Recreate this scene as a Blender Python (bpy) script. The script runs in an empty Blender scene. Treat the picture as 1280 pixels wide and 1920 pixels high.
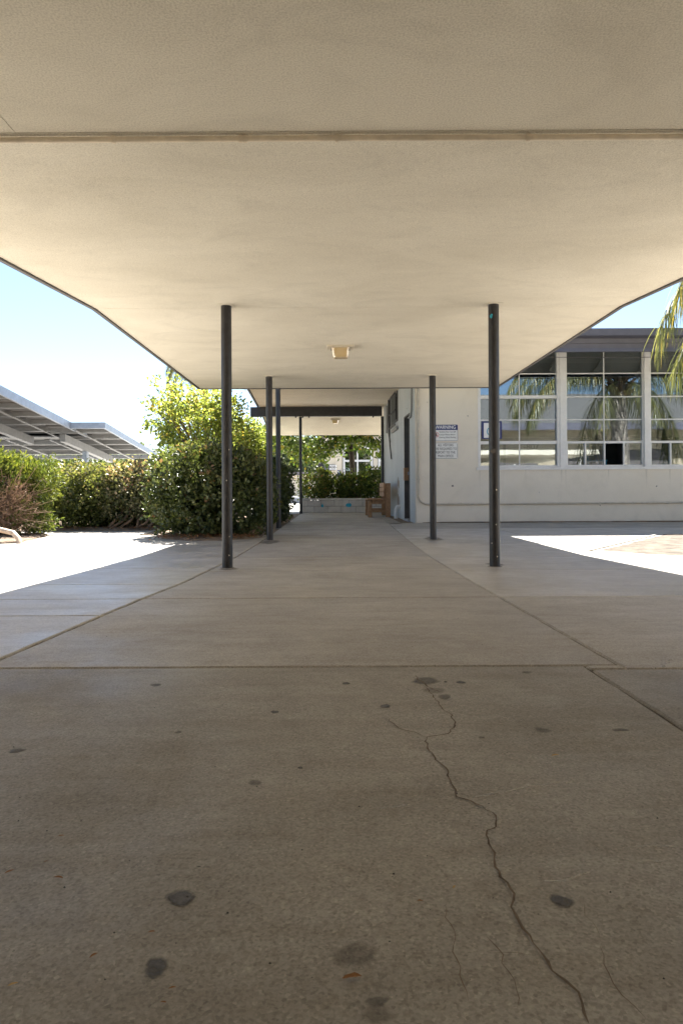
import bpy, math, random
import numpy as np
from mathutils import Vector, Matrix

R = math.radians
S = bpy.context.scene
COL = S.collection

# ------------------------------------------------------------------ camera
CAMZ = 0.62
cd = bpy.data.cameras.new('camera'); cam = bpy.data.objects.new('camera', cd); COL.objects.link(cam)
cd.sensor_fit = 'VERTICAL'; cd.sensor_height = 36.0; cd.sensor_width = 24.0; cd.lens = 24.0
cd.shift_x = 0.00625; cd.shift_y = -0.0198
cd.clip_start = 0.02; cd.clip_end = 2000
cam.location = (0, 0, CAMZ); cam.rotation_euler = (R(90), R(0.3), 0)
S.camera = cam

# ------------------------------------------------------------------ light
SUN_EL, SUN_AZ = 52.0, -1.5            # azimuth from +Y (straight ahead), positive to the right
w = bpy.data.worlds.new('World'); S.world = w; w.use_nodes = True
nt = w.node_tree; bg = nt.nodes['Background']
sky = nt.nodes.new('ShaderNodeTexSky'); sky.sky_type = 'NISHITA'; sky.sun_disc = False
sky.sun_elevation = R(SUN_EL); sky.sun_rotation = R(SUN_AZ)
sky.air_density = 0.8; sky.dust_density = 0.28; sky.ozone_density = 1.6; sky.altitude = 100
nt.links.new(sky.outputs[0], bg.inputs[0]); bg.inputs[1].default_value = 0.05
sd = bpy.data.lights.new('sun', 'SUN'); sun = bpy.data.objects.new('sun', sd); COL.objects.link(sun)
sd.energy = 5.0; sd.angle = R(0.53); sd.color = (1.0, 0.955, 0.88)
dvec = -Vector((math.sin(R(SUN_AZ))*math.cos(R(SUN_EL)), math.cos(R(SUN_AZ))*math.cos(R(SUN_EL)), math.sin(R(SUN_EL))))
sun.rotation_euler = dvec.to_track_quat('-Z', 'Y').to_euler(); sun.location = (0, 30, 40)
vs = S.view_settings; vs.view_transform = 'Standard'; vs.look = 'None'; vs.gamma = 1.0
vs.use_curve_mapping = False; vs.exposure = 2.47
S.cycles.max_bounces = 12; S.cycles.diffuse_bounces = 6; S.cycles.glossy_bounces = 4
S.cycles.transparent_max_bounces = 12; S.cycles.transmission_bounces = 6

# ------------------------------------------------------------------ helpers
def gz(y):                      # the paving falls gently away from the viewer, then runs level
    return 0.02*(6.5-min(max(y, 0.0), 6.5))
def G(px, py):                  # photo pixel -> point on the paving
    k = (py-922.0)/1280.0
    y = 0.49/(k-0.02)
    if y > 6.5: y = 0.62/k
    return Vector(((px-628.0)*y/1280.0, y, gz(y)))
def at(px, py, y):              # photo pixel -> point at distance y
    return Vector(((px-628.0)*y/1280.0, y, CAMZ-(py-922.0)*y/1280.0))

class MB:
    def __init__(s): s.v = []; s.f = []
    def add(s, vs_, fs_):
        n = len(s.v); s.v += [tuple(v) for v in vs_]; s.f += [[n+i for i in f] for f in fs_]; return s
    def box(s, x0, x1, y0, y1, z0, z1):
        v = [(x0,y0,z0),(x1,y0,z0),(x1,y1,z0),(x0,y1,z0),(x0,y0,z1),(x1,y0,z1),(x1,y1,z1),(x0,y1,z1)]
        return s.add(v, [(3,2,1,0),(4,5,6,7),(0,1,5,4),(1,2,6,5),(2,3,7,6),(3,0,4,7)])
    def bbox(s, x0, x1, y0, y1, z0, z1, b=0.01):     # box with chamfered edges
        P = []
        for (a0,a1) in ((0,1),):
            pass
        xs=(x0,x1); ys=(y0,y1); zs=(z0,z1)
        idx = {}
        vv = []
        for i in (0,1):
            for j in (0,1):
                for k in (0,1):
                    sx = b if i==0 else -b; sy = b if j==0 else -b; sz = b if k==0 else -b
                    idx[(i,j,k,'x')] = len(vv); vv.append((xs[i], ys[j]+sy, zs[k]+sz))
                    idx[(i,j,k,'y')] = len(vv); vv.append((xs[i]+sx, ys[j], zs[k]+sz))
                    idx[(i,j,k,'z')] = len(vv); vv.append((xs[i]+sx, ys[j]+sy, zs[k]))
        ff = []
        for i in (0,1):
            ff.append([idx[(i,0,0,'x')],idx[(i,1,0,'x')],idx[(i,1,1,'x')],idx[(i,0,1,'x')]])
            ff.append([idx[(0,i,0,'y')],idx[(1,i,0,'y')],idx[(1,i,1,'y')],idx[(0,i,1,'y')]])
            ff.append([idx[(0,0,i,'z')],idx[(1,0,i,'z')],idx[(1,1,i,'z')],idx[(0,1,i,'z')]])
        for i in (0,1):
            for j in (0,1):
                ff.append([idx[(i,j,0,'x')],idx[(i,j,0,'y')],idx[(i,j,1,'y')],idx[(i,j,1,'x')]])
                ff.append([idx[(i,0,j,'x')],idx[(i,0,j,'z')],idx[(i,1,j,'z')],idx[(i,1,j,'x')]])
                ff.append([idx[(0,i,j,'y')],idx[(0,i,j,'z')],idx[(1,i,j,'z')],idx[(1,i,j,'y')]])
        for i in (0,1):
            for j in (0,1):
                for k in (0,1):
                    ff.append([idx[(i,j,k,'x')],idx[(i,j,k,'y')],idx[(i,j,k,'z')]])
        return s.add(vv, ff)
    def obox(s, o, ax, ay, az):      # box from a corner and three edge vectors
        o, ax, ay, az = map(Vector, (o, ax, ay, az))
        v = [o, o+ax, o+ax+ay, o+ay, o+az, o+ax+az, o+ax+ay+az, o+ay+az]
        return s.add(v, [(3,2,1,0),(4,5,6,7),(0,1,5,4),(1,2,6,5),(2,3,7,6),(3,0,4,7)])
    def prism(s, poly, z0, z1):      # z0/z1: numbers or functions of (x, y)
        n = len(poly)
        f0 = z0 if callable(z0) else (lambda x, y: z0); f1 = z1 if callable(z1) else (lambda x, y: z1)
        v = [(p[0],p[1],f0(p[0],p[1])) for p in poly]+[(p[0],p[1],f1(p[0],p[1])) for p in poly]
        f = [list(range(n))[::-1], list(range(n,2*n))]+[[i,(i+1)%n,n+(i+1)%n,n+i] for i in range(n)]
        return s.add(v, f)
    def tube(s, pts, rad, n=8, cap=True):
        pts = [Vector(p) for p in pts]; m = len(pts)
        rad = rad if isinstance(rad, (list, tuple)) else [rad]*m
        base = len(s.v); prev = None
        for i, p in enumerate(pts):
            t = (pts[min(i+1,m-1)]-pts[max(i-1,0)]).normalized()
            if prev is None:
                a = Vector((0,0,1)) if abs(t.z) < .9 else Vector((1,0,0))
                u = t.cross(a).normalized()
            else:
                u = (prev - t*prev.dot(t)).normalized()
            prev = u; q = t.cross(u)
            for k in range(n):
                an = 2*math.pi*k/n
                s.v.append(tuple(p+(u*math.cos(an)+q*math.sin(an))*rad[i]))
        for i in range(m-1):
            for k in range(n):
                k2 = (k+1)%n
                s.f.append([base+i*n+k, base+i*n+k2, base+(i+1)*n+k2, base+(i+1)*n+k])
        if cap:
            s.f.append([base+k for k in range(n)][::-1]); s.f.append([base+(m-1)*n+k for k in range(n)])
        return s
    def build(s, name, mat, parent=None, kind=None, smooth=False, label=None):
        off = wloc(parent)
        me = bpy.data.meshes.new(name)
        me.from_pydata([(v[0]-off.x, v[1]-off.y, v[2]-off.z) for v in s.v], [], s.f)
        me.validate(clean_customdata=False)
        if smooth:
            me.polygons.foreach_set('use_smooth', [True]*len(me.polygons))
            try: me.set_sharp_from_angle(angle=R(40))
            except Exception: pass
        return link(name, me, mat, parent, kind, label)

WL = {}
def wloc(p): return WL.get(p.name, Vector((0,0,0))) if p is not None else Vector((0,0,0))
def link(name, me, mat, parent=None, kind=None, label=None, loc=None):
    o = bpy.data.objects.new(name, me); COL.objects.link(o)
    if mat is not None and len(me.materials) == 0: me.materials.append(mat)
    if parent is not None: o.parent = parent
    base = wloc(parent)
    if loc is not None: o.location = Vector(loc)-base; WL[o.name] = Vector(loc)
    else: WL[o.name] = base
    if kind: o['kind'] = kind
    if label: o['label'] = label
    return o
def tag(o, label, cat, group=None):
    o['label'] = label; o['category'] = cat
    if group: o['group'] = group
    return o
def thing(name, label, cat, loc=(0,0,0), group=None):
    o = bpy.data.objects.new(name, None); COL.objects.link(o); o.location = loc; WL[o.name] = Vector(loc)
    o.empty_display_size = .1
    return tag(o, label, cat, group)

# ------------------------------------------------------------------ materials
def new_mat(name):
    m = bpy.data.materials.new(name); m.use_nodes = True
    return m, m.node_tree.nodes, m.node_tree.links, m.node_tree.nodes['Principled BSDF']
def ramp(N, L, src, stops):
    r = N.new('ShaderNodeValToRGB'); e = r.color_ramp.elements
    while len(e) < len(stops): e.new(0.5)
    for i, (p, c) in enumerate(stops):
        e[i].position = p; e[i].color = (*c, 1) if len(c) == 3 else c
    L.new(src, r.inputs[0]); return r.outputs[0]
def mixc(N, L, fac, a, b, mode='MIX'):
    m = N.new('ShaderNodeMix'); m.data_type = 'RGBA'; m.blend_type = mode
    for sock, val in ((m.inputs[0], fac), (m.inputs[6], a), (m.inputs[7], b)):
        if hasattr(val, 'is_linked') or hasattr(val, 'links'): L.new(val, sock)
        else: sock.default_value = val if not isinstance(val, tuple) else (*val, 1)[:4]
    return m.outputs[2]
def noise(N, L, co, scale, detail=4, rough=.55, dist=0):
    n = N.new('ShaderNodeTexNoise'); n.inputs['Scale'].default_value = scale
    n.inputs['Detail'].default_value = detail; n.inputs['Roughness'].default_value = rough
    n.inputs['Distortion'].default_value = dist
    L.new(co, n.inputs['Vector']); return n.outputs['Fac']
def geo(N): return N.new('ShaderNodeNewGeometry').outputs['Position']
def scaled(N, L, v, s):
    m = N.new('ShaderNodeMapping'); m.inputs['Scale'].default_value = s; L.new(v, m.inputs['Vector']); return m.outputs[0]
def bump(N, L, h, bsdf, strength, dist):
    b = N.new('ShaderNodeBump'); b.inputs['Strength'].default_value = strength; b.inputs['Distance'].default_value = dist
    L.new(h, b.inputs['Height']); L.new(b.outputs[0], bsdf.inputs['Normal'])
def mat_plain(name, c, rough=.5, metal=0, var=.12, scale=6, bscale=None, bstr=.2, bdist=.003, spec=.5):
    m, N, L, b = new_mat(name)
    g = geo(N); f = noise(N, L, g, scale, 6, .65)
    lo = tuple(x*(1-var) for x in c); hi = tuple(min(1, x*(1+var)) for x in c)
    L.new(ramp(N, L, f, [(.3, lo), (.7, hi)]), b.inputs['Base Color'])
    b.inputs['Roughness'].default_value = rough; b.inputs['Metallic'].default_value = metal
    b.inputs['Specular IOR Level'].default_value = spec
    if bscale: bump(N, L, noise(N, L, g, bscale, 3), b, bstr, bdist)
    return m

def mat_concrete(name, ca, cb, dark, rough=.62, fine=1.0):
    m, N, L, b = new_mat(name); g = geo(N)
    oi = N.new('ShaderNodeObjectInfo').outputs['Random']
    big = noise(N, L, g, 0.9, 7, .58, .3); mid = noise(N, L, g, 5.5, 8, .62, .2)
    c = ramp(N, L, big, [(.3, ca), (.7, cb)])
    c = mixc(N, L, .3, c, ramp(N, L, mid, [(.3, (.36,.335,.3)), (.68, (.75,.73,.7))]), 'SOFT_LIGHT')
    sw = noise(N, L, scaled(N, L, g, (1.5, 9, 1)), 1.4, 5, .6, .6)      # broom and wipe marks across
    c = mixc(N, L, .35, c, ramp(N, L, sw, [(.35, (.40,.36,.31)), (.65, (.62,.61,.6))]), 'OVERLAY')
    v = N.new('ShaderNodeTexVoronoi'); v.inputs['Scale'].default_value = 260; L.new(g, v.inputs['Vector'])
    sp = ramp(N, L, v.outputs['Color'], [(.0, (.5,.49,.48)), (.45, (.92,.92,.92)), (.8, (1.03,1.03,1.03)), (1, (1.45,1.42,1.38))])
    c = mixc(N, L, .75*fine, c, sp, 'MULTIPLY')
    f2 = noise(N, L, g, 190, 5, .75)
    f3 = noise(N, L, g, 28, 6, .75)
    c = mixc(N, L, .45*fine, c, ramp(N, L, f3, [(.32, (.74,.70,.66)), (.5, (1,1,1)), (.72, (1.12,1.11,1.1))]), 'MULTIPLY')
    c = mixc(N, L, .5*fine, c, ramp(N, L, f2, [(.34, (.5,.47,.44)), (.52, (1,1,1)), (.7, (1.2,1.19,1.17))]), 'MULTIPLY')
    st = noise(N, L, g, 1.7, 5, .7, 1.2)
    c = mixc(N, L, ramp(N, L, st, [(.56, (0,0,0)), (.78, (.3,.3,.3))]), c, dark)
    t = ramp(N, L, oi, [(0, (.93,.93,.94)), (1, (1.04,1.03,1.0))])
    c = mixc(N, L, 1.0, c, t, 'MULTIPLY')
    L.new(c, b.inputs['Base Color'])
    rr = ramp(N, L, noise(N, L, g, 2.2, 5, .6, .5), [(.35, (rough-.14,)*3), (.65, (rough+.12,)*3)])
    L.new(rr, b.inputs['Roughness'])
    h = N.new('ShaderNodeMath'); h.operation = 'ADD'; L.new(f2, h.inputs[0]); L.new(v.outputs['Distance'], h.inputs[1])
    bump(N, L, h.outputs[0], b, .3, .0009)
    return m

def mat_stucco(name, c, c2, bscale=170, bstr=.55, bdist=.004, streak=None):
    m, N, L, b = new_mat(name); g = geo(N)
    a = noise(N, L, scaled(N, L, g, (1, 1.6, 1)), .9, 7, .6, .7)
    col = ramp(N, L, a, [(.32, c2), (.62, c)])
    st = noise(N, L, scaled(N, L, g, (1.3, 2.0, 1.3)), 1.3, 7, .66, 1.6)
    col = mixc(N, L, ramp(N, L, st, [(.5, (0,0,0)), (.78, (.42,.42,.42))]), col, tuple(x*.78 for x in c2))
    fn = noise(N, L, g, bscale, 3, .6)
    col = mixc(N, L, .55, col, ramp(N, L, fn, [(.34, (.62,.6,.57)), (.6, (1.06,1.06,1.06))]), 'MULTIPLY')
    L.new(col, b.inputs['Base Color']); b.inputs['Roughness'].default_value = .85
    b.inputs['Specular IOR Level'].default_value = .25
    bump(N, L, fn, b, bstr, bdist)
    return m

def mat_leaf(name, stops, trans=.35, rough=.42, tcol=(1.28, 1.27, .68)):
    m, N, L, b = new_mat(name)
    at_ = N.new('ShaderNodeAttribute'); at_.attribute_name = 'tint'
    c = ramp(N, L, at_.outputs['Fac'], stops)
    L.new(c, b.inputs['Base Color']); b.inputs['Roughness'].default_value = rough
    b.inputs['Specular IOR Level'].default_value = .45
    tr = N.new('ShaderNodeBsdfTranslucent')
    L.new(mixc(N, L, 1.0, c, tcol, 'MULTIPLY'), tr.inputs[0])
    mx = N.new('ShaderNodeMixShader'); mx.inputs[0].default_value = trans
    L.new(b.outputs[0], mx.inputs[1]); L.new(tr.outputs[0], mx.inputs[2])
    L.new(mx.outputs[0], N['Material Output'].inputs[0])
    return m

def mat_glass(name, refl=.3, tint=(.55,.6,.58)):
    m, N, L, b = new_mat(name)
    N.remove(b)
    gl = N.new('ShaderNodeBsdfGlossy'); gl.inputs['Roughness'].default_value = .012; gl.inputs[0].default_value = (.86,.93,1,1)
    g = geo(N); bp = N.new('ShaderNodeBump'); bp.inputs['Strength'].default_value = .035; bp.inputs['Distance'].default_value = .02
    L.new(noise(N, L, g, 1.6, 2), bp.inputs['Height']); L.new(bp.outputs[0], gl.inputs['Normal'])
    tr = N.new('ShaderNodeBsdfTransparent'); tr.inputs[0].default_value = (*tint, 1)
    lw = N.new('ShaderNodeLayerWeight'); lw.inputs[0].default_value = .25
    mr = N.new('ShaderNodeMath'); mr.operation = 'MULTIPLY_ADD'; mr.inputs[1].default_value = .6; mr.inputs[2].default_value = refl
    mr.use_clamp = True
    L.new(lw.outputs['Fresnel'], mr.inputs[0])
    mx = N.new('ShaderNodeMixShader'); L.new(mr.outputs[0], mx.inputs[0])
    L.new(tr.outputs[0], mx.inputs[1]); L.new(gl.outputs[0], mx.inputs[2])
    L.new(mx.outputs[0], N['Material Output'].inputs[0])
    return m

M = {}
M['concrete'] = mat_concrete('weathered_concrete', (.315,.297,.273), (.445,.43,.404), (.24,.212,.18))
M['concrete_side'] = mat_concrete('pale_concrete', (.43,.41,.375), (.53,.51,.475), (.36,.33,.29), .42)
M['concrete_near'] = mat_concrete('shade_darkened_concrete', (.228,.212,.192), (.348,.332,.306), (.165,.142,.118))  # same concrete darkened in colour to stand for light fading toward the viewer
M['court'] = mat_plain('courtyard_concrete', (.5,.48,.44), .8, var=.12, scale=1.5)
M['joint'] = mat_plain('joint_dirt', (.19,.145,.10), .95, var=.4, scale=30, bscale=120, bstr=.6)
M['dirt'] = mat_plain('dry_soil', (.21,.15,.10), .95, var=.45, scale=9, bscale=60, bstr=.9, bdist=.02)
M['dirt_pale'] = mat_plain('pale_dry_soil', (.115,.09,.067), .95, var=.85, scale=5, bscale=50, bstr=.9, bdist=.02)
M['asphalt'] = mat_plain('asphalt', (.06,.06,.065), .9, var=.2, scale=4)
M['soffit'] = mat_stucco('painted_soffit_stucco', (.81,.76,.645), (.71,.66,.55))
M['porch'] = mat_stucco('painted_porch_soffit', (.78,.72,.60), (.71,.65,.54), 120)
M['wall'] = mat_stucco('cream_wall_stucco', (.82,.755,.645), (.765,.70,.59), 140, .25, .002)
M['black'] = mat_plain('dark_painted_steel', (.019,.018,.021), .42, var=.5, scale=14, bscale=40, bstr=.12)
M['beam'] = mat_plain('dark_brown_black_paint', (.022,.020,.022), .5, var=.3, scale=10)
M['trim'] = mat_plain('dark_grey_trim', (.085,.078,.075), .55, var=.2, scale=8)
M['fascia'] = mat_plain('grey_brown_fascia', (.125,.112,.118), .6, var=.15, scale=5)
M['fascia2'] = mat_plain('blue_grey_fascia', (.10,.10,.13), .55, var=.15, scale=5)
M['alu'] = mat_plain('painted_window_frame', (.74,.725,.70), .45, var=.08, scale=8)
M['glass'] = mat_glass('window_glass', .2)
M['doorglass'] = mat_glass('door_glass', .12, (.3,.3,.3))
M['pipe'] = mat_plain('painted_conduit', (.52,.47,.39), .5, var=.15, scale=12)
M['soffpipe'] = mat_plain('painted_pipe', (.78,.68,.53), .5, var=.2, scale=10)
M['galv'] = mat_plain('galvanised_steel', (.34,.38,.44), .45, .25, var=.15, scale=5)
M['galvdark'] = mat_plain('grey_steel', (.24,.24,.24), .5, .2, var=.15, scale=5)
M['panel'] = mat_plain('panel_backsheet', (.17,.165,.16), .5, var=.15, scale=2)
M['wood'] = mat_plain('brown_stained_wood', (.38,.215,.11), .6, var=.3, scale=16, bscale=30)
M['block'] = mat_concrete('grey_block', (.46,.44,.405), (.56,.535,.49), (.28,.25,.22), .85, .5)
M['side'] = mat_stucco('pale_blue_grey_wall', (.63,.67,.69), (.57,.61,.63), 140, .25, .002)
M['mortar'] = mat_plain('mortar', (.26,.24,.215), .95)
M['white'] = mat_plain('white_paint', (.80,.80,.79), .45, var=.04)
M['offwhite'] = mat_plain('sign_white', (.74,.74,.72), .4, var=.05)
M['blue'] = mat_plain('sign_blue', (.008,.018,.13), .4, var=.05)
M['blacktext'] = mat_plain('black_ink', (.02,.02,.022), .5, var=.05)
M['red'] = mat_plain('red_ink', (.55,.05,.04), .5, var=.05)
M['teal'] = mat_plain('teal_paint', (.015,.30,.42), .5, var=.2, scale=30)
M['bluechair'] = mat_plain('blue_plastic', (.05,.30,.48), .4, var=.05)
M['cream_far'] = mat_plain('cream_paint', (.66,.585,.47), .7, var=.06, scale=2)
M['beige_far'] = mat_plain('beige_paint', (.36,.305,.22), .8, var=.08, scale=2)
M['roofgrey'] = mat_plain('grey_shingle', (.10,.098,.095), .9, var=.4, scale=9, bscale=16, bstr=.7)
M['room'] = mat_plain('room_wall', (.50,.46,.38), .8, var=.1)
M['darkroom'] = mat_plain('dark_cabinet', (.10,.09,.088), .6)
M['greenink'] = mat_plain('dark_green_paint', (.02,.10,.06), .5)
M['bark'] = mat_plain('dark_bark', (.055,.043,.034), .9, var=.4, scale=12, bscale=30, bstr=.8, bdist=.02)
M['palmbark'] = mat_plain('grey_palm_bark', (.34,.30,.26), .9, var=.45, scale=9, bscale=20, bstr=.9, bdist=.03)
M['twig'] = mat_plain('dead_twig', (.33,.22,.145), .85, var=.35, scale=12)
M['stem'] = mat_plain('brown_stem', (.20,.13,.085), .85, var=.3, scale=12)
M['palewood'] = mat_plain('pale_bare_wood', (.50,.38,.28), .75, var=.25, scale=14)
M['stain'] = mat_plain('old_gum_stain', (.13,.122,.12), .75, var=.25, scale=60, bscale=120)
M['stain_soft'] = mat_plain('faint_grey_stain', (.205,.18,.155), .75, var=.2, scale=60, bscale=120)
def mat_stain(name, c, most):
    m, N, L, b = new_mat(name); g = geo(N)
    f = noise(N, L, g, 90, 5, .7)
    L.new(ramp(N, L, f, [(.3, tuple(x*.75 for x in c)), (.7, tuple(x*1.25 for x in c))]), b.inputs['Base Color']); b.inputs['Roughness'].default_value = .75
    a = N.new('ShaderNodeAttribute'); a.attribute_name = 'cover'
    mm = N.new('ShaderNodeMath'); mm.operation = 'MULTIPLY'; L.new(a.outputs['Fac'], mm.inputs[0])
    L.new(ramp(N, L, noise(N, L, g, 45, 5, .75), [(.25, (.45,)*3), (.6, (1,)*3)]), mm.inputs[1])
    m2 = N.new('ShaderNodeMath'); m2.operation = 'MULTIPLY'; m2.inputs[1].default_value = most; L.new(mm.outputs[0], m2.inputs[0])
    L.new(m2.outputs[0], b.inputs['Alpha']); return m
M['stain'] = mat_stain('old_gum_stain', (.10,.096,.098), .95)
M['stain_soft'] = mat_stain('faint_grey_stain', (.13,.118,.105), .6)
M['drip'] = mat_stain('sill_drip', (.36,.32,.26), .22)
M['chalk'] = mat_stain('pale_scrape', (.60,.57,.52), .55)
M['stain_faint'] = mat_stain('faint_brown_stain', (.12,.09,.065), .32)
M['crack'] = mat_plain('crack_fill', (.15,.112,.08), .95, var=.45, scale=40)
M['scuff'] = mat_plain('pale_scuff', (.62,.58,.52), .8, var=.25, scale=60)
M['dryleaf'] = mat_plain('dry_leaf', (.22,.105,.04), .8, var=.3, scale=90)
M['dryleaf_tan'] = mat_plain('tan_dry_leaf', (.40,.25,.10), .8, var=.3, scale=90)
M['pebble'] = mat_plain('dark_pebble', (.03,.03,.03), .8)
M['lampglass'] = None
m, N, L, b = new_mat('yellowed_lamp_glass')
b.inputs['Base Color'].default_value = (.72,.56,.32,1); b.inputs['Roughness'].default_value = .22
b.inputs['Transmission Weight'].default_value = .35; b.inputs['IOR'].default_value = 1.45
M['lampglass'] = m
M['plate'] = mat_plain('painted_lamp_plate', (.64,.57,.45), .5, var=.06)
M['soot'] = mat_plain('brown_smudge', (.33,.27,.215), .9, var=.2)
M['bluegrey'] = mat_plain('blue_grey_paint', (.16,.18,.22), .7, var=.35, scale=4)

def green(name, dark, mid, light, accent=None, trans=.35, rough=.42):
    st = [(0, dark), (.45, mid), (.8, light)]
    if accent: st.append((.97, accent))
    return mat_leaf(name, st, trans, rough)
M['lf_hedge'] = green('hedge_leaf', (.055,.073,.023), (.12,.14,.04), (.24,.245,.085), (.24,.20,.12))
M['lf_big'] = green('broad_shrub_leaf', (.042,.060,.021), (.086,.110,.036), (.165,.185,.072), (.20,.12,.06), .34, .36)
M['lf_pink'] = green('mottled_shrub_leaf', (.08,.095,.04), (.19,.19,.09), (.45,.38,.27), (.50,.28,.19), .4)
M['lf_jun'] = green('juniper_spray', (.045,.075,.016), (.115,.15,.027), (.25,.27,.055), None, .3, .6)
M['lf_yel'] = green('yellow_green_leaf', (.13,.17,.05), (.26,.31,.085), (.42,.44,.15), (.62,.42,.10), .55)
M['lf_tree'] = green('shade_tree_leaf', (.036,.07,.018), (.085,.13,.028), (.19,.22,.045), (.26,.20,.04), .52)
M['lf_plant'] = green('planter_leaf', (.055,.09,.025), (.12,.165,.04), (.23,.26,.07), (.34,.18,.06), .5)
M['lf_far'] = green('distant_leaf', (.07,.10,.04), (.12,.155,.06), (.20,.22,.09), None, .3, .6)
M['lf_palm'] = green('palm_leaflet', (.065,.08,.035), (.13,.145,.055), (.25,.245,.11), (.50,.37,.10), .36, .35)
M['lf_spear'] = green('spear_leaf', (.06,.11,.03), (.11,.17,.05), (.18,.24,.07), None, .4)

# ------------------------------------------------------------------ foliage builders
def leaf_mesh(name, P, D, Nn, Ln, Wd, tint, fold=.22, droop=.12, slim=False):
    n = len(P)
    D = D/np.linalg.norm(D, axis=1, keepdims=True)
    Sx = np.cross(D, Nn); Sx /= np.maximum(np.linalg.norm(Sx, axis=1, keepdims=True), 1e-6)
    U = np.cross(Sx, D)
    Ln = Ln[:, None]; Wd = Wd[:, None]
    k1, k2 = (.35, .72) if not slim else (.25, .7)
    w1, w2 = (.5, .42) if not slim else (.5, .36)
    b = P; t = P + D*Ln - U*Ln*droop
    r1 = P + D*Ln*k1 + Sx*Wd*w1 + U*Wd*fold; l1 = P + D*Ln*k1 - Sx*Wd*w1 + U*Wd*fold
    r2 = P + D*Ln*k2 + Sx*Wd*w2 + U*(Wd*fold*.7 - Ln*droop*.5); l2 = P + D*Ln*k2 - Sx*Wd*w2 + U*(Wd*fold*.7 - Ln*droop*.5)
    V = np.stack([b, r1, r2, t, l2, l1], 1).reshape(-1, 3)
    i0 = np.arange(n)[:, None]*6
    F = np.concatenate([i0+np.array([[0,1,2,3]]), i0+np.array([[0,3,4,5]])], 1).reshape(-1)
    me = bpy.data.meshes.new(name)
    me.vertices.add(n*6); me.vertices.foreach_set('co', V.astype(np.float32).ravel())
    me.loops.add(n*8); me.loops.foreach_set('vertex_index', F.astype(np.int32))
    me.polygons.add(n*2); me.polygons.foreach_set('loop_start', np.arange(0, n*8, 4, dtype=np.int32))
    me.update(calc_edges=True)
    a = me.attributes.new('tint', 'FLOAT', 'FACE'); a.data.foreach_set('value', np.repeat(tint, 2).astype(np.float32))
    return me

def unit(rng, n):
    v = rng.normal(size=(n, 3)); return v/np.linalg.norm(v, axis=1, keepdims=True)

def shell_points(rng, n, rad, p=2.6, thick=.16, lump=.1, zcut=-.98, clump=14, cs=.05):
    """points in the outer shell of a lumpy super-ellipsoid centred at 0, with outward directions"""
    rad = np.array(rad); nc = max(8, n//clump)
    u = unit(rng, nc*3); u = u[u[:, 2] > zcut][:nc]; nc = len(u)
    r = (np.abs(u)**p).sum(1)**(-1/p)
    k = rng.normal(size=(7, 3))*3.2; ph = rng.uniform(0, 6.28, 7)
    lu = np.sin(u@k.T+ph).sum(1)/7**.5
    t = 1-np.minimum(rng.exponential(thick, nc), .8)
    C = u*r[:, None]*(1+lump*lu)[:, None]*t[:, None]*rad
    out = u/rad; out /= np.linalg.norm(out, axis=1, keepdims=True)
    i = rng.integers(0, nc, n)
    P = C[i]+rng.normal(size=(n, 3))*cs
    return P, out[i], i, nc

def foliage(name, mat, parent, rng, centre, rad, n, L_, W_, p=2.6, thick=.16, lump=.1, zmin=.02, cs=.05, clump=14,
            up=.35, tb=(.45, .2), zcut=-.98, hang=0., topb=.0, kind='stuff'):
    P, O, ci, nc = shell_points(rng, n, rad, p, thick, lump, zcut, clump, cs)
    ctint = rng.normal(0, .1, nc)
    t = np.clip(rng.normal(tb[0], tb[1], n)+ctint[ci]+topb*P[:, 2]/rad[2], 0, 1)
    P = P+np.array(centre)
    ok = P[:, 2] > zmin; P, O, t = P[ok], O[ok], t[ok]; n = len(P)
    D = O*.6+unit(rng, n)*.75; D[:, 2] += up-hang
    Nn = O*.5+unit(rng, n)*.6; Nn[:, 2] += .5
    s = rng.uniform(.65, 1.2, n)
    off = wloc(parent); P = P-np.array(off)
    me = leaf_mesh(name, P, D, Nn, L_*s, W_*s*rng.uniform(.85, 1.1, n), t)
    return link(name, me, mat, parent, kind)

def twigs(rng, n, base, spread, h, rad=.008, curve=.1):
    mb = MB()
    for _ in range(n):
        b = Vector(base)+Vector((rng.normal()*spread[0]*.25, rng.normal()*spread[1]*.25, 0))
        e = Vector(base)+Vector((rng.uniform(-1, 1)*spread[0], rng.uniform(-1, 1)*spread[1], h*rng.uniform(.55, 1)))
        md = (b+e)/2+Vector((rng.normal()*curve, rng.normal()*curve, 0))
        r = rad*rng.uniform(.6, 1.3)
        mb.tube([b, (b+md)/2+Vector((rng.normal()*.02, rng.normal()*.02, 0)), md, e], [r, r*.85, r*.7, r*.3], 5)
    return mb

def shrub(label, cx, cy, rad, n, L_, W_, mat, seed, zc=None, name='shrub', cat='shrub', group=None, z0=.03, inner=False, **kw):
    rng = np.random.default_rng(seed)
    t = thing(name, label, cat, (cx, cy, z0), group)
    zc = rad[2]*.98+z0 if zc is None else zc
    foliage('foliage', mat, t, rng, (cx, cy, zc), rad, n, L_, W_, **kw)
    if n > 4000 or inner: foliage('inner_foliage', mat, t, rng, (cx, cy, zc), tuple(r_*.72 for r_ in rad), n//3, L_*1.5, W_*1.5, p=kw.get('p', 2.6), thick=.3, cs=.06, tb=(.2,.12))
    twigs(rng, 12, (cx, cy, z0-.02), (rad[0]*.7, rad[1]*.7), zc+rad[2]*.5, .016, .08).build('stems', M['stem'], t, 'stuff')
    return t

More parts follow.
